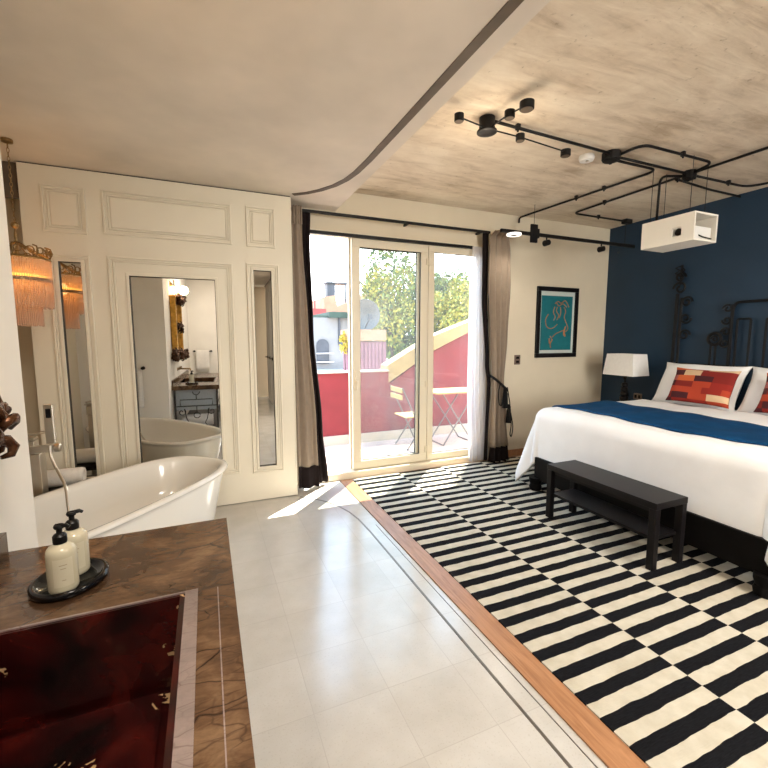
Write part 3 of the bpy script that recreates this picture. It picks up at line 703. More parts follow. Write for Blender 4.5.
MB_ = MB().tube([(.78, 4.05, 2.685), (3.02, 4.05, 2.685)], .015, 10)
cr = thing('curtain_rail', 'long black curtain rail above the glass doors', 'rail', (1.9, 4.05, 2.68)); MB_.build('rod', M['black'], cr)
for x in (.95, 2.0, 2.92): MB().box(x - .01, x + .01, 4.05, YW, 2.675, 2.695).build('bracket', M['black'], cr)
rb = thing('sheer_rail', 'slim dark rail along the head of the glass doors', 'rail', (1.9, 4.13, 2.52))
MB().box(.96, 2.86, 4.118, 4.148, 2.505, 2.535).build('rod', M['black'], rb)
pc = thing('pull_cord', 'black blind pull wand hanging beside the sheer curtain', 'cord', (3.03, 4.0, 1.33))
MB().tube([(3.005, 4.01, 2.66), (3.01, 4.03, 1.42)], .003, 6).build('wand', M['cord'], pc)
MB().lathe([(.005, 1.42), (.010, 1.40), (.010, 1.32), (.004, 1.31)], (3.01, 4.03, 0), 10).build('weight', M['cord'], pc)

# track light
tl = thing('spotlight_rail', 'thick black spotlight rail hung across the wall beside the blue wall', 'light', (4, 3.78, 2.64))
MB().box(2.96, 5.03, 3.765, 3.795, 2.625, 2.66).build('rail', M['black'], tl, bevel=.003)
MB().box(3.345, 3.435, 3.74, 3.765, 2.545, 2.74).box(3.435, 3.47, 3.75, 3.79, 2.6, 2.7).build('bracket', M['black'], tl, bevel=.004)
rg = MB().lathe([(.035, 2.60), (.038, 2.592), (.075, 2.592), (.080, 2.60), (.078, 2.612), (.035, 2.612)], (3.105, 3.74, 0), 30).build('ring_lamp', M['ringlight'], tl, smooth='auto')
MB().lathe([(.034, 2.594), (.034, 2.612), (.012, 2.625)], (3.105, 3.74, 0), 20).build('ring_centre', M['black'], rg)
for x in (3.60, 4.46):
    sp = MB().tube([(x, 3.78, 2.63), (x, 3.78, 2.60)], .008).lathe([(.012, -.03), (.03, -.028), (.034, .04), (.028, .042)], (x, 3.77, 2.565), 14, axis='y').build('spot_head', M['black'], tl)
for x in (4.86,): MB().tube([(x, 3.78, 2.66), (x, 3.78, 2.91)], .0025, 6).build('hanging_wire', M['black'], tl)
MB().tube([(3.39, 3.755, 2.74), (3.39, 3.755, 2.95)], .0025, 6).build('hanging_wire', M['black'], tl)
MB().tube([(4.76, 3.78, 2.63), (4.76, 3.78, 2.56)], .002, 6).ball((4.76, 3.78, 2.55), .014, 8).build('pendant_drop', M['glass'], tl)

# ------------------------------------------------------------------ ceiling conduits
ZP = 2.925; PR = .0105
def conduit(label, pts, clips=(), r=PR, fil=.09):
    P = fillet(pts, fil); c0 = pts[0]
    t = thing('conduit', label, 'pipe', c0, 'black conduit runs on the concrete ceiling')
    MB().tube(P, r, 10).build('pipe', M['black'], t, smooth=True)
    for x, y in clips: MB().box(x - .014, x + .014, y - .014, y + .014, ZP - .013, ZC).box(x - .006, x + .006, y - .006, y + .006, ZP - .026, ZP - .012).build('clip', M['black'], t, bevel=.003)
conduit('straight black conduit from the ceiling lamp to first junction box', [(1.80, 2.43, ZP), (2.95, 2.475, ZP)], [(2.03, 2.44)])
conduit('short straight black conduit joining the two junction boxes', [(3.06, 2.50, ZP), (3.92, 2.50, ZP)])
conduit('black conduit looping from first junction box round towards the bed', [(3.05, 2.46, ZP), (3.05, 2.27, ZP), (3.90, 2.27, ZP), (3.96, 2.46, ZP)], [(3.51, 2.27)], fil=.12)
conduit('black conduit running from second junction box towards the viewer', [(3.97, 2.46, ZP), (3.97, -3.0, ZP)], [(3.97, 1.4)])
conduit('black conduit leaving second junction box and bending above the bed', [(4.02, 2.505, ZP), (4.86, 2.49, ZP), (4.90, 1.2, ZP)], [(4.53, 2.495)], fil=.18)
conduit('black conduit from first junction box that drops at the window wall', [(3.07, 2.55, ZP), (3.63, 2.55, ZP), (3.515, 4.145, ZP), (3.515, 4.15, 2.865)], [(3.593, 3.05), (3.571, 3.36)], fil=.1)
conduit('long black conduit from second junction box to small end box', [(3.96, 2.54, ZP), (3.965, 3.765, ZP), (4.84, 3.765, ZP)], [(3.965, 3.35), (4.37, 3.765)], fil=.09)
conduit('black conduit from second junction box dropping to the white projector box', [(3.97, 2.55, ZP), (3.78, 2.63, ZP), (3.775, 2.635, 2.511)], [], fil=.07)
conduit('black conduit ending at the blue wall above the headboard', [(3.97, 2.62, ZP), (4.55, 2.67, ZP), (5.065, 2.675, ZP)], [(4.0, 2.62)])
def jbox(x, y, label, r=.07):
    t = thing('junction_box', label, 'junction box', (x, y, ZC))
    MB().lathe([(r, ZC - .06), (r, ZC)], (x, y, 0), 8).build('body', M['black'], t, bevel=.006)
    MB().lathe([(r * .8, ZC - .068), (r * .8, ZC - .058)], (x, y, 0), 16).build('cover', M['black'], t)
    m = MB()
    for k in range(4):
        a = PI / 4 + k * PI / 2; m = MB().lathe([(.012, ZC - .072), (.012, ZC - .06)], (x + r * .7 * math.cos(a), y + r * .7 * math.sin(a), 0), 8)
        m.build('screw', M['black'], t)
jbox(3.005, 2.50, 'black ceiling junction box beside the white smoke detector'); jbox(3.97, 2.50, 'black ceiling junction box above the white projector box', .055)
eb = MB().box(4.80, 4.91, 3.725, 3.80, ZC - .055, ZC).build('end_box', M['black'], bevel=.008); tag(eb, 'small black conduit end box on ceiling near blue wall', 'junction box')
t = thing('smoke_detector', 'white round smoke detector on the concrete ceiling', 'detector', (2.905, 2.60, ZC))
MB().lathe([(.055, ZC), (.06, ZC - .02), (.052, ZC - .042), (.03, ZC - .05), (.005, ZC - .052)], (2.875, 2.62, 0), 24).build('body', M['plastic'], t, smooth='auto')
MB().lathe([(.012, ZC - .055), (.012, ZC - .048)], (2.86, 2.60, 0), 10).build('vent', M['chrome'], t)

# ceiling lamp: hub with arms and discs
cl = thing('ceiling_lamp', 'black ceiling lamp with round hub, thin arms and five discs', 'lamp', (1.79, 2.455, ZC))
MB().lathe([(.052, ZC), (.052, ZC - .08), (.066, ZC - .083), (.066, ZC - .093), (.06, ZC - .096)], (1.785, 2.455, 0), 30).build('hub', M['black'], cl, smooth='auto')
za = ZC - .075
MB().tube([(1.53, 2.39, za), (1.785, 2.44, za), (2.06, 2.45, za), (2.54, 2.50, za)], .005, 8).build('arm', M['black'], cl)
MB().tube([(1.785, 2.455, za), (1.79, 2.24, za), (1.82, 2.12, za)], .005, 8).build('arm', M['black'], cl)
for (x, y, r) in ((1.525, 2.39, .030), (2.06, 2.45, .030), (2.54, 2.51, .036), (1.792, 2.235, .032), (1.82, 2.115, .043)):
    dd = MB().lathe([(r, za + .018), (r, za - .022), (r * .9, za - .026)], (x, y, 0), 24).build('lamp_disc', M['black'], cl, smooth='auto')
    MB().lathe([(r * .85, za - .028), (r * .85, za - .024)], (x, y, 0), 20).build('diffuser', M['brownstrip'], dd)

# hanging projector box
bx0, bx1, by0, by1, bz0, bz1 = 3.65, 3.95, 2.23, 2.675, 2.285, 2.510
pb = thing('projector_shelf', 'white open ended box hung from the ceiling on wires', 'shelf', (3.84, 2.44, bz0))
tk = .014; m = MB()
m.box(bx0, bx1, by0, by1, bz0, bz0 + tk); m.box(bx0, bx1, by0, by1, bz1 - tk, bz1); m.box(bx1 - tk, bx1, by0, by1, bz0 + tk, bz1 - tk)
hy0, hy1, hz0, hz1 = 2.33, 2.405, bz0 + .055, bz0 + .125
m.box(bx0, bx0 + tk, by0, hy0, bz0 + tk, bz1 - tk); m.box(bx0, bx0 + tk, hy1, by1, bz0 + tk, bz1 - tk); m.box(bx0, bx0 + tk, hy0, hy1, bz0 + tk, hz0); m.box(bx0, bx0 + tk, hy0, hy1, hz1, bz1 - tk)
m.build('box', M['boxwhite'], pb)
for x, y in ((3.66, 2.61), (3.66, 2.28), (3.85, 2.62), (3.935, 2.33)): MB().tube([(x, y, bz1), (x, y, ZC)], .0028, 6).build('hanging_wire', M['black'], pb)
pj = thing('projector', 'white projector inside the hanging box, its lens at the opening', 'projector', (3.8, 2.38, bz0 + tk))
MB().box(3.70, 3.92, 2.255, 2.50, bz0 + tk + .001, bz0 + .125).build('body', M['plastic'], pj, bevel=.012)
MB().lathe([(.03, 3.672), (.032, 3.70), (.025, 3.674)], (0, 2.367, bz0 + .09), 20, axis='x').build('lens', M['glossblack'], pj)
MB().tube([(3.75, 2.254, bz0 + .05), (3.78, 2.24, bz0 + .035), (3.9, 2.243, bz0 + .03)], .005, 6).build('cable', M['cord'], pj)

# ------------------------------------------------------------------ rug
rug = MB().box(1.365, 1.365 + .537 * 5.2, -1.6, 4.075, .0005, .012).build('rug', M['rug'], origin=(0, 0, 0))
tag(rug, 'black and cream striped flatweave rug under the bed and bench', 'rug')

# ------------------------------------------------------------------ bench
be = thing('bench', 'low black wooden bench with under shelf at the foot of the bed', 'bench', (2.70, 2.10, .012))
x0, x1, y0, y1 = 2.558, 2.868, 1.655, 2.575
MB().box(x0, x1, y0, y1, .418, .462).build('seat', M['wenge'], be, bevel=.004)
for sx in (x0, x1 - .05):
    for sy in (y0, y1 - .05): MB().box(sx + .002, sx + .048, sy + .002, sy + .048, .0125, .418).build('leg', M['wenge'], be, bevel=.003)
MB().box(x0 + .03, x1 - .03, y0 + .03, y1 - .03, .20, .222).build('shelf', M['wenge'], be, bevel=.003)
MB().box(x0 + .03, x0 + .045, y0 + .05, y1 - .05, .385, .418).box(x1 - .045, x1 - .03, y0 + .05, y1 - .05, .385, .418).build('apron', M['wenge'], be)

# ------------------------------------------------------------------ bed
BX, BYL, BYR, BT = 3.03, 3.13, 1.27, .775
bd = thing('bed', 'wide black framed bed with turned feet and white mattress', 'bed', (4, 2.15, .012))
MB().box(2.915, 2.97, 1.22, 3.10, .12, .34).build('foot_rail', M['bedblack'], bd, bevel=.006)
MB().box(2.97, 5.0, 3.05, 3.10, .14, .34).build('side_rail', M['bedblack'], bd, bevel=.006); MB().box(2.97, 5.0, 1.22, 1.27, .14, .34).build('side_rail', M['bedblack'], bd, bevel=.006)
MB().box(2.97, 5.0, 1.27, 3.05, .22, .36).build('base', M['wenge'], bd)
for x in (2.925, 4.93):
    for y in (1.235, 3.085):
        MB().lathe([(.045, .0125), (.055, .02), (.06, .05), (.05, .075), (.055, .085), (.062, .11), (.062, .14)], (x, y, 0), 24).build('leg', M['bedblack'], bd, smooth='auto')
MB().box(3.0, 5.0, 1.30, 3.07, .36, .765).build('mattress', M['white'], bd, bevel=.06)
R0 = .11
def drape(a, b, lift=0.0, dfoot=.53, dside=.60):
    """a: distance along X from head line (4.42) to foot; b: Y"""
    foot_x, yl, yr = BX + R0 * .35, BYL - R0 * .3, BYR + R0 * .3
    x = a; df = max(0, foot_x - x); s = 0
    ds = 0
    if b > yl: ds = b - yl; s = 1
    elif b < yr: ds = yr - b; s = -1
    px, py = max(x, foot_x), min(max(b, yr), yl)
    dd = math.hypot(df, ds)
    wr = .010 * math.sin(b * 5.1 + a * 2.3) + .008 * math.sin(a * 7.7 - b * 3.1) + .005 * math.sin(b * 17 + a * 5)
    if dd < 1e-6: return (px, py, BT + .03 + wr * .7 + lift)
    nx, ny = -df / dd, s * ds / dd
    fl = .015 + .36 * abs(ny) ** 1.5
    if s < 0: fl *= .7
    L0 = R0 * PI / 2
    if dd < L0:
        t = dd / R0; out, drop = R0 * math.sin(t), R0 * (1 - math.cos(t))
    else:
        e = dd - L0; out, drop = R0 + e * fl + .014 * math.sin(math.atan2(ny, -nx) * 9) * min(1, e * 4), R0 + e * (1 - .25 * fl)
    fold = .010 * math.sin((py * 13 + px * 13)) * min(1, dd * 2) * (.3 + .7 * abs(ny))
    out += lift + fold * (1 if abs(ny) > .3 else .3)
    return (px + nx * out, py + ny * out, max(.03, BT + .03 + lift * (1 - min(1, dd / L0)) - drop + wr * .7 * max(0, 1 - dd * 4)))
OV, OS = .60, .60
def dv(u, v):
    a = 4.45 + (BX + R0 * .35 - OV - 4.45) * v; b = (BYL + OS) + (BYR - BYL - 2 * OS) * u
    return drape(a, b)
dvt = MB().grid(dv, 110, 80).build('duvet', M['white'], smooth=True, solid=.03)
tag(dvt, 'white duvet draped over the bed and down its sides', 'duvet')
m = MB().grid(lambda u, v: drape(3.90 - .70 * v - .10 * u * (v - .3), (BYL + .30) + (BYR - BYL - .60) * u, .024), 90, 20)
tag(m.build('bed_runner', M['bluecloth'], smooth=True, solid=.012), 'royal blue runner lying across the white duvet', 'throw')
def pillow(name, mat, w_, h_, t_, loc, rot, label, cat, group=None, puff=.42):
    m = MB()
    def fn(sg):
        def f(u, v):
            a, b = 2 * u - 1, 2 * v - 1
            pr_ = max(0, (1 - abs(a) ** 2.6)) ** puff * max(0, (1 - abs(b) ** 2.6)) ** puff
            k = 1 - .07 * (1 - abs(a) ** 3) * abs(b) ** 4; k2 = 1 - .07 * (1 - abs(b) ** 3) * abs(a) ** 4
            return (a * w_ / 2 * k2, b * h_ / 2 * k, sg * (t_ / 2 * pr_ + .004) + .008 * math.sin(a * 5 + b * 3) * pr_)
        return f
    m.grid(fn(1), 26, 18); m.grid(fn(-1), 26, 18); bmesh.ops.remove_doubles(m.bm, verts=m.bm.verts[:], dist=.0001)
    bmesh.ops.recalc_face_normals(m.bm, faces=m.bm.faces[:])
    me = bpy.data.meshes.new(name); m.bm.to_mesh(me); m.bm.free(); me.polygons.foreach_set('use_smooth', [True] * len(me.polygons))
    me.materials.append(mat); o = bpy.data.objects.new(name, me); C.objects.link(o); o.location = loc; o.rotation_euler = rot
    return tag(o, label, cat, group)
def lean(deg): return (math.radians(deg), 0, -PI / 2)     # stands up, face towards -X
pillow('pillow', M['white'], .82, .50, .18, (4.74, 2.735, 1.0), lean(62), 'left white pillow leaning on headboard behind a patterned cushion', 'pillow', 'white pillows on the bed')
pillow('pillow', M['white'], .82, .50, .18, (4.745, 1.915, 1.0), lean(62), 'right white pillow leaning on headboard, cut by the photo edge', 'pillow', 'white pillows on the bed')
pillow('cushion', M['cushion'], .59, .38, .12, (4.57, 2.605, 1.01), lean(66), 'left cushion woven in red and orange blocks on the bed', 'cushion', 'patterned cushions on the bed')
pillow('cushion', M['cushion'], .59, .38, .12, (4.57, 1.82, 1.01), lean(66), 'right cushion woven in red and orange blocks at photo edge', 'cushion', 'patterned cushions on the bed')

# ------------------------------------------------------------------ iron headboard
hb = thing('headboard', 'black wrought iron headboard with scrolls and bars on the blue wall', 'headboard', (5.02, 2.15, .36))
hx = 5.02
def scroll(m, y, z, r, turns=1.4, sgn=1, start=0, rad=.0125):
    pts = []
    for t in range(22):
        f = t / 21; a = start + sgn * turns * 2 * PI * f; rr = r * (1 - .72 * f); pts.append((hx, y + rr * math.cos(a), z + rr * math.sin(a)))
    m.tube(pts, rad, 6)
for sg in (1, -1):
    def Y(y): return 2.15 + sg * (y - 2.15)
    m = MB(); m.tube([(hx, Y(3.205), .40), (hx, Y(3.19), 2.0)], .017, 8); m.tube([(hx, Y(3.145), .40), (hx, Y(3.14), 1.95)], .014, 8)
    scroll(m, Y(3.17), 2.06, .075, 1.2, sg); scroll(m, Y(3.17), 2.18, .06, 1.2, -sg, PI); m.tube([(hx, Y(3.17), 2.1), (hx, Y(3.16), 2.32)], .012, 8)
    for k in range(4): m.tube([(hx, Y(3.17), 2.16 + .03 * k), (hx - .02, Y(3.17 + .05 * (1 if k % 2 else -1)), 2.20 + .03 * k), (hx, Y(3.165), 2.25 + .02 * k)], .009, 6)
    for zz in (1.90, 1.72, 1.53): scroll(m, Y(3.085), zz, .062, 1.3, -sg * (1 if zz != 1.72 else -1), math.pi if sg > 0 else 0)
    m.build('scroll_post', M['ironb'], hb)
    m = MB(); m.tube([(hx, Y(2.81), .40), (hx, Y(2.80), 1.42)], .011, 8); m.tube([(hx, Y(2.755), .40), (hx, Y(2.755), 1.42)], .011, 8)
    m.tube([(hx, Y(2.77) + .062 * math.cos(t * PI / 9), 1.485 + .062 * math.sin(t * PI / 9)) for t in range(18)], .016, 8, closed=True)
    scroll(m, Y(2.77), 1.485, .035, 1.2, sg, rad=.007)
    m.build('ring_post', M['ironb'], hb)
    m = MB(); m.tube([(hx, Y(2.625), .40), (hx, Y(2.625), 1.84)], .016, 8)
    for zz in (1.80, 1.68, 1.56, 1.44): scroll(m, Y(2.672), zz, .045, 1.2, sg * (1 if int(zz * 100) % 24 else -1), 0 if sg > 0 else PI, .011)
    m.build('side_stile', M['ironb'], hb)
m = MB(); m.tube(fillet([(hx, 2.625, 1.78), (hx, 2.60, 1.86), (hx, 1.70, 1.86), (hx, 1.675, 1.78)], .05), .014, 8)
m.tube([(hx, 3.19, 1.20), (hx, 1.11, 1.20)], .012, 8); m.build('top_bar', M['ironb'], hb)
for yc in (2.515, 2.27, 2.03, 1.785):
    MB().tube(fillet([(hx, yc + .058, 1.20), (hx, yc + .058, 1.69), (hx, yc - .058, 1.69), (hx, yc - .058, 1.20)], .02), .011, 8).build('loop_bar', M['ironb'], hb)

# ------------------------------------------------------------------ nightstand and lamp
ns = thing('nightstand', 'black wooden nightstand between the bed and the window wall', 'nightstand', (4.75, 3.62, 0))
MB().box(4.50, 5.03, 3.33, 3.88, .60, .64).build('top', M['wenge'], ns, bevel=.004)
MB().box(4.53, 5.03, 3.36, 3.85, .12, .60).build('body', M['wenge'], ns)
for z in (.15, .38): 
    dr = MB().box(4.512, 4.532, 3.38, 3.83, z, z + .2).build('drawer', M['wenge'], ns, bevel=.003); MB().ball((4.50, 3.60, z + .1), .014, 8).build('knob', M['chrome'], dr)
for x in (4.56, 4.99):
    for y in (3.39, 3.82): MB().box(x - .02, x + .02, y - .02, y + .02, 0, .12).build('leg', M['wenge'], ns)
lp = thing('table_lamp', 'bedside lamp with rectangular white shade and dark stacked base', 'lamp', (4.77, 3.59, .64))
m = MB().box(4.70, 4.84, 3.52, 3.66, .6405, .665)
zz = .665
for k in range(5):
    r = (.045, .05, .046, .04, .034)[k]; m.lathe([(r * .75, zz), (r, zz + .012), (r, zz + .044), (r * .75, zz + .056)], (4.77, 3.59, 0), 18); zz += .056
m.build('base', M['wenge'], lp, bevel=.003)
MB().tube([(4.77, 3.59, zz), (4.77, 3.59, 1.06)], .01).lathe([(.018, .99), (.022, 1.0), (.022, 1.05), (.018, 1.06)], (4.77, 3.59, 0), 14).build('socket', M['black'], lp)
m = MB(); za_, zb_ = 1.04, 1.30
def ringr(hx_, hy_, z): return [(4.77 + sx * hx_, 3.59 + sy * hy_, z) for sx, sy in ((-1, -1), (1, -1), (1, 1), (-1, 1))]
o_b, o_t = ringr(.145, .205, za_), ringr(.125, .175, zb_); i_b, i_t = ringr(.141, .201, za_), ringr(.121, .171, zb_)
V = [[m.bm.verts.new(p) for p in r] for r in (o_b, o_t, i_t, i_b)]
for A, B in ((0, 1), (1, 2), (2, 3), (3, 0)):
    for k in range(4): m.bm.faces.new([V[A][k], V[A][(k + 1) % 4], V[B][(k + 1) % 4], V[B][k]])
m.box(4.65, 4.89, 3.585, 3.595, 1.05, 1.058)
m.build('shade', M['shade'], lp)

# ------------------------------------------------------------------ picture and outlets
pi = thing('framed_print', 'tall black framed teal print of a horned figure on cream wall', 'picture', (4.19, YW, 1.24))
px0, px1, pz0, pz1 = 3.845, 4.535, 1.245, 2.14
MB().frame_xz(px0, px1, pz0, pz1, .055, YW - .03, YW - .001).build('frame', M['wenge'], pi, bevel=.004)
MB().box(px0 + .05, px1 - .05, YW - .012, YW - .004, pz0 + .05, pz1 - .05).build('mat', M['mat'], pi)
pr_ = MB().box(px0 + .075, px1 - .095, YW - .016, YW - .012, pz0 + .095, pz1 - .11).build('print', M['teal'], pi)
ik = MB(); yi = YW - .0165
def st(*p, r=.006): ik.tube(smooth_path([(px0 + .075 + a * .52, yi, pz0 + .095 + b * .69) for a, b in p], 4), r, 5)
st((.42, .86), (.52, .90), (.62, .87), (.74, .92), (.82, .87), (.88, .80)); st((.46, .88), (.55, .82), (.68, .86), (.80, .80))
st((.42, .80), (.38, .70), (.44, .62), (.40, .55)); st((.50, .80), (.48, .72), (.56, .64), (.50, .56)); st((.60, .80), (.62, .70), (.58, .60)); st((.72, .80), (.78, .72), (.74, .62), (.80, .52))
st((.22, .66), (.14, .56), (.18, .44), (.30, .40), (.42, .42), (.52, .48)); st((.74, .60), (.82, .50), (.88, .40), (.80, .34)); st((.80, .44), (.76, .34), (.80, .26), (.74, .30), (.78, .42), r=.009)
st((.78, .38), (.62, .34), (.48, .30), (.38, .24)); st((.30, .26), (.36, .20), (.32, .10), (.34, .04)); st((.28, .22), (.30, .12), (.38, .20), r=.009)
ik.build('ink_drawing', M['ink'], pr_)
def outlet(loc, axis, label):
    o = thing('wall_outlet', label, 'outlet', loc); x, y, z = loc
    if axis == 'y':
        MB().box(x - .045, x + .045, y - .012, y, z - .06, z + .06).build('plate', M['outlet'], o, bevel=.004)
        for dz in (-.025, .025): MB().box(x - .022, x + .022, y - .015, y - .011, z + dz - .014, z + dz + .014).build('socket', M['cord'], o)
    else:
        MB().box(x - .012, x, y - .055, y + .055, z - .04, z + .04).build('plate', M['outlet'], o, bevel=.004)
        for dy in (-.025, .025): MB().box(x - .015, x - .011, y + dy - .014, y + dy + .014, z - .02, z + .02).build('socket', M['cord'], o)
outlet((3.572, YW, 1.225), 'y', 'grey brown outlet plate on cream wall left of the print'); outlet((XR, 3.62, .75), 'x', 'brown outlet plate on blue wall behind the bedside lamp')

# ------------------------------------------------------------------ terrace and town
S('floor_terrace', M['terrace'], (-1, 8, YW + .12, 5.75, -.1, .03))
S('wall_parapet', M['parapet'], (-1, 2.38, 5.45, 5.6, 0, 1.02), (2.38, 6.5, 5.55, 5.7, 0, .85))
S('baseboard_terrace', M['skirt'], (-1, 6.5, 5.425, 5.45, .03, .16))
S('trim_6', M['skirt'], (-1, 2.38, 5.43, 5.62, 1.02, 1.04))
struct(MB().prism([(2.40, .80), (3.15, 1.28), (3.8, 1.58), (4.9, 1.98), (4.9, .5), (2.40, .5)], 'y', 5.56, 5.69).build('wall_stair', M['parapet'], origin=(0, 0, 0)))
struct(MB().prism([(2.38, .84), (3.15, 1.31), (3.8, 1.60), (4.95, 2.02), (4.95, 2.2), (3.8, 1.76), (3.15, 1.53), (2.38, 1.10)], 'y', 5.50, 5.74).build('trim_7', M['coping'], origin=(0, 0, 0)))
ft = thing('folding_table', 'small yellow topped folding table on the terrace behind glass', 'table', (3.16, 5.0, .03))
MB().box(2.80, 3.52, 4.78, 5.22, .745, .77).build('tabletop', M['tabletop'], ft, bevel=.004)
for y in (4.82, 5.18):
    MB().tube([(2.90, y, .745), (3.40, y, .035)], .010, 8).build('leg', M['tablegrey'], ft); MB().tube([(3.42, y, .745), (2.92, y, .035)], .010, 8).build('leg', M['tablegrey'], ft)
MB().tube([(2.92, 4.82, .04), (2.92, 5.18, .04)], .008, 6).tube([(3.40, 4.82, .04), (3.40, 5.18, .04)], .008, 6).build('stretcher', M['tablegrey'], ft)
fc = thing('folding_chair', 'yellow slatted folding chair left of the terrace table', 'chair', (2.52, 5.0, .03))
m = MB()
for k in range(5): m.box(2.34 + k * .075, 2.40 + k * .075, 4.80, 5.15, .46, .475)
m.build('seat', M['tabletop'], fc)
m = MB()
for k in range(2): m.box(2.28, 2.295, 4.80, 5.15, .70 + k * .09, .76 + k * .09)
m.build('backrest', M['tabletop'], fc)
for y in (4.79, 5.16): MB().tube([(2.285, y, .86), (2.68, y, .035)], .009, 6).build('leg', M['tablegrey'], fc); MB().tube([(2.66, y, .46), (2.36, y, .035)], .009, 6).build('leg', M['tablegrey'], fc)

S('ground', M['ground'], (-60, 80, 5.8, 90, -4.2, -4.0))
def windowed(parent, x, y, z, w_, h_, arched=True):
    pts = [(x - w_ / 2, z), (x + w_ / 2, z)] + ([(x + w_ / 2 * math.cos(a * PI / 10), z + h_ + w_ / 2 * math.sin(a * PI / 10)) for a in range(11)] if arched else [(x + w_ / 2, z + h_), (x - w_ / 2, z + h_)])
    return MB().prism(pts, 'y', y - .06, y + .1).build('window', M['tank'], parent)
hs_ = thing('house', 'white house with arched window and dark flat roof edge beyond terrace', 'house', (3.8, 15, -4))
MB().box(1.5, 4.75, 14, 18, -4, 2.17).build('wall', M['house'], hs_); wn = windowed(hs_, 3.66, 14, .62, .42, .62)
MB().box(3.40, 4.0, 13.8, 13.84, .95, .99).box(3.40, 4.0, 13.8, 13.84, .66, .70).build('railing', M['skirt'], wn)
MB().box(3.86, 4.95, 13.8, 18.1, 2.17, 2.36).build('roof_edge', M['roofedge'], hs_); MB().box(3.2, 3.86, 13.98, 14.05, 2.2, 2.24).build('roof_trim', M['roofedge'], hs_)
MB().box(4.22, 4.28, 13.93, 14, 1.25, 2.17).box(4.28, 4.6, 13.93, 14, 1.25, 1.31).build('drain_pipe', M['tank'], hs_)
MB().box(1.5, 4.75, 13.2, 14, -4, .42).build('terrace_ledge', M['skirt'], hs_)
ho = thing('house', 'orange plastered house with sloping tiled parapet behind white house', 'house', (6, 21, -4))
MB().prism([(5.35, -4), (7.6, -4), (7.6, 3.75), (6.6, 3.25), (6.0, 3.0), (5.9, 3.55), (5.35, 3.45)], 'y', 20, 24).build('wall', M['houseo'], ho)
for x in (5.7, 6.2, 6.7): MB().box(x, x + .22, 19.94, 20.02, 2.35, 2.75).build('window', M['tank'], ho)
hr = thing('house', 'narrow red house at the left edge of the door view', 'house', (4.95, 20.5, -4))
MB().box(4.5, 5.3, 19.5, 23, -4, 2.85).build('wall', M['housered'], hr); MB().box(4.72, 4.78, 19.45, 19.5, 2.85, 3.2).build('chimney', M['housered'], hr)
wt = thing('water_tank', 'dark roof water tank on a frame above the orange house', 'tank', (5.9, 21, 3.5))
MB().box(5.62, 6.02, 20.4, 20.9, 3.5, 4.15).build('tank', M['tank'], wt)
MB().box(5.55, 6.75, 20.3, 21, 4.15, 4.22).box(6.5, 6.56, 20.3, 20.4, 3.2, 4.15).build('stand', M['tank'], wt)
MB().tube([(5.85, 20.5, 4.2), (5.85, 20.5, 4.55)], .02, 6).tube([(5.9, 20.5, 4.5), (6.2, 20.5, 4.62)], .03, 6).build('aerial', M['tank'], wt)
bp = thing('brick_shed', 'mauve shed capped with orange brick just beyond the terrace wall', 'shed', (3.1, 8.2, -4))
MB().box(2.70, 3.44, 8.0, 8.6, -4, 1.42).build('wall', M['mauve'], bp)
m = MB()
for k in range(9): m.box(2.72 + k * .08, 2.77 + k * .08, 7.985, 8.0, .2, 1.40)
m.build('board_ribs', M['mauve'], bp)
MB().box(2.66, 3.42, 7.95, 8.65, 1.44, 1.66).build('brick_cap', M['houseo'], bp)
sd = thing('satellite_dish', 'round grey satellite dish on the brick shed roof', 'dish', (3.1, 8.3, 1.66))
MB().lathe([(.02, 8.36), (.20, 8.33), (.31, 8.25), (.325, 8.24), (.31, 8.27), (.20, 8.35), (.02, 8.38)], (3.08, 0, 1.97), 30, axis='y').build('reflector', M['dish'], sd, smooth=True)
MB().tube([(3.08, 8.38, 1.95), (3.08, 8.42, 1.66)], .025, 8).tube([(3.08, 8.30, 1.68), (3.08, 8.0, 1.90)], .012, 6).box(3.04, 3.12, 7.96, 8.02, 1.87, 1.97).build('arm', M['tank'], sd)
def tree(label, x, y, zc, rx, ry, rz, mat, n, ls, group='trees beyond the terrace', name='tree'):
    t = thing(name, label, 'tree', (x, y, -4), group); m = MB(); rnd = random.Random(int(x * 100))
    lobes = [(0, 0, 0, 1)] + [(rnd.uniform(-.7, .7), rnd.uniform(-.5, .5), rnd.uniform(-.6, .75), rnd.uniform(.35, .6)) for _ in range(9)]
    for i in range(n):
        l = lobes[rnd.randrange(len(lobes))]
        v = Vector((rnd.gauss(0, 1), rnd.gauss(0, 1), rnd.gauss(0, 1))).normalized() * (l[3] * rnd.uniform(.6, 1) * (.75 if l[3] == 1 else 1))
        c = Vector((x + rx * (l[0] + v.x), y + ry * (l[1] + v.y), zc + rz * (l[2] + v.z)))
        q = Vector((rnd.gauss(0, 1), rnd.gauss(0, 1), rnd.gauss(0, 1))).normalized(); w_ = q.cross(Vector((rnd.random(), rnd.random(), .3))).normalized()
        s = ls * rnd.uniform(.6, 1.3)
        m.bm.faces.new([m.bm.verts.new(c + q * s * a + w_ * s * .5 * b) for a, b in ((-1, 0), (0, -1), (1, 0), (0, 1))])
    m.build('foliage', mat, t)
    MB().tube([(x, y, -4), (x + .1, y, zc * .3 - 2), (x, y, zc)], [min(.22, rx * .12), min(.17, rx * .1), min(.08, rx * .06)], 8).build('trunk', M['trunk'], t)
tree('broad green tree behind the satellite dish', 6.7, 14, 1.6, 1.75, 1.5, 2.6, M['leaf'], 9000, .085)
tree('golden leaved tree top left of the broad green tree', 5.75, 13, 2.6, .95, .9, 1.3, M['leafgold'], 3600, .075)
tree('tall dense tree seen through the right hand door leaf', 9.4, 14, 2.3, 2.0, 1.8, 2.7, M['leaf'], 9000, .085)
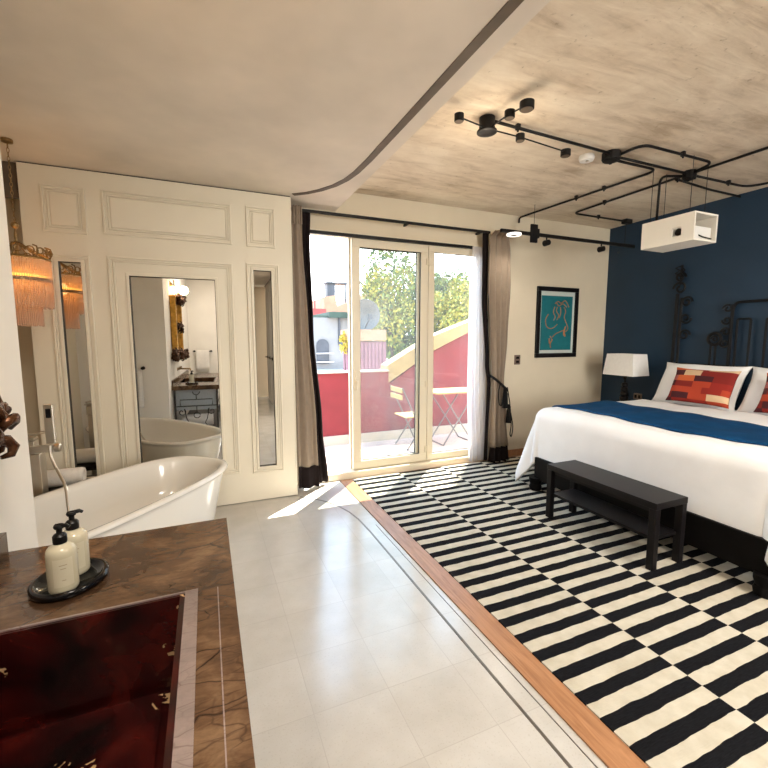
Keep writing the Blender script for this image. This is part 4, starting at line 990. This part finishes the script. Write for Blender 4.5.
tree('yellow green tree in front of the tall dense tree', 7.9, 12.5, 2.1, .9, .9, 1.3, M['leafgold'], 3200, .075)
tree('small yellow flowering bush beside the shed', 2.63, 8.3, 1.38, .13, .13, .22, M['flower'], 260, .035, 'bushes beyond the terrace', 'flowering_bush')

# ------------------------------------------------------------------ light
w = bpy.data.worlds.new('sky'); sc.world = w; w.use_nodes = True; nt = w.node_tree
bg = nt.nodes['Background']; tc = N(nt, 'ShaderNodeTexCoord'); sx = N(nt, 'ShaderNodeSeparateXYZ'); L(nt, tc.outputs['Generated'], sx.inputs[0])
L(nt, ramp(nt, math_(nt, 'ADD', math_(nt, 'MULTIPLY', sx.outputs[2], .5), .5), [(.5, (1, .985, .95)), (.62, (.93, .96, 1.0)), (.70, (.55, .76, 1.0)), (1, (.36, .60, 1.0))]), bg.inputs['Color'])
bg.inputs['Strength'].default_value = 7.0
def light(name, typ, loc, energy, col, **kw):
    l = bpy.data.lights.new(name, typ); l.energy = energy; l.color = col
    for k, v in kw.items(): setattr(l, k, v)
    o = bpy.data.objects.new(name, l); C.objects.link(o); o.location = loc; return o
sd_ = Vector((.69, .73, 0)).normalized() * math.cos(math.radians(66)) + Vector((0, 0, math.sin(math.radians(66))))
so = light('sun', 'SUN', (8, 10, 12), 30, (1, .93, .80), angle=.009); so.rotation_euler = sd_.to_track_quat('Z', 'Y').to_euler()
def aim(o, tgt): o.rotation_euler = (Vector(o.location) - Vector(tgt)).to_track_quat('Z', 'Y').to_euler()
o = light('added_back_fill', 'AREA', (2.75, YB - .03, 1.55), 110, (1, .98, .94), shape='RECTANGLE', size=1.95, size_y=1.9); aim(o, (2.2, 3, 1.2))  # added fill from behind the viewer, set in the made-up window
o = light('added_ceiling_fill', 'POINT', (1.785, 2.455, 2.62), 6, (1, .83, .62), shadow_soft_size=.12)  # added fill below the ceiling lamp, which is itself unlit
o = light('added_bath_fill', 'AREA', (.15, .3, 2.735), 34, (1, .91, .80), shape='DISK', size=.5)  # added overhead fill for the bath side, no fixture there
o = light('added_bedroom_fill', 'AREA', (3.0, -.5, 2.94), 75, (1, .92, .82), shape='DISK', size=.8)  # added overhead fill behind the viewer for the bedroom side
o = light('fringe_lamp_bulb', 'POINT', (cx, cy, 1.90), 1.0, (1, .58, .24), shadow_soft_size=.05)
o = light('sconce_glow', 'POINT', (-.42, 1.15, 2.16), 5, (1, .74, .44), shadow_soft_size=.06)
o = light('ring_lamp_glow', 'SPOT', (3.13, 3.74, 2.58), 14, (1, .92, .8), shadow_soft_size=.07, spot_size=2.4, spot_blend=.6)

# ------------------------------------------------------------------ camera
cam = bpy.data.cameras.new('camera'); cam.sensor_width = 36; cam.lens = 418.5 / 768 * 36; cam.clip_start = .02; cam.clip_end = 300
co = bpy.data.objects.new('camera', cam); C.objects.link(co); co.location = (0, 0, 1.5); co.rotation_euler = (PI / 2 - .11044, 0, -.40093)
sc.camera = co
sc.view_settings.view_transform = 'Standard'; sc.view_settings.look = 'None'; sc.view_settings.gamma = 1; sc.view_settings.use_curve_mapping = False
sc.view_settings.exposure = 0.22
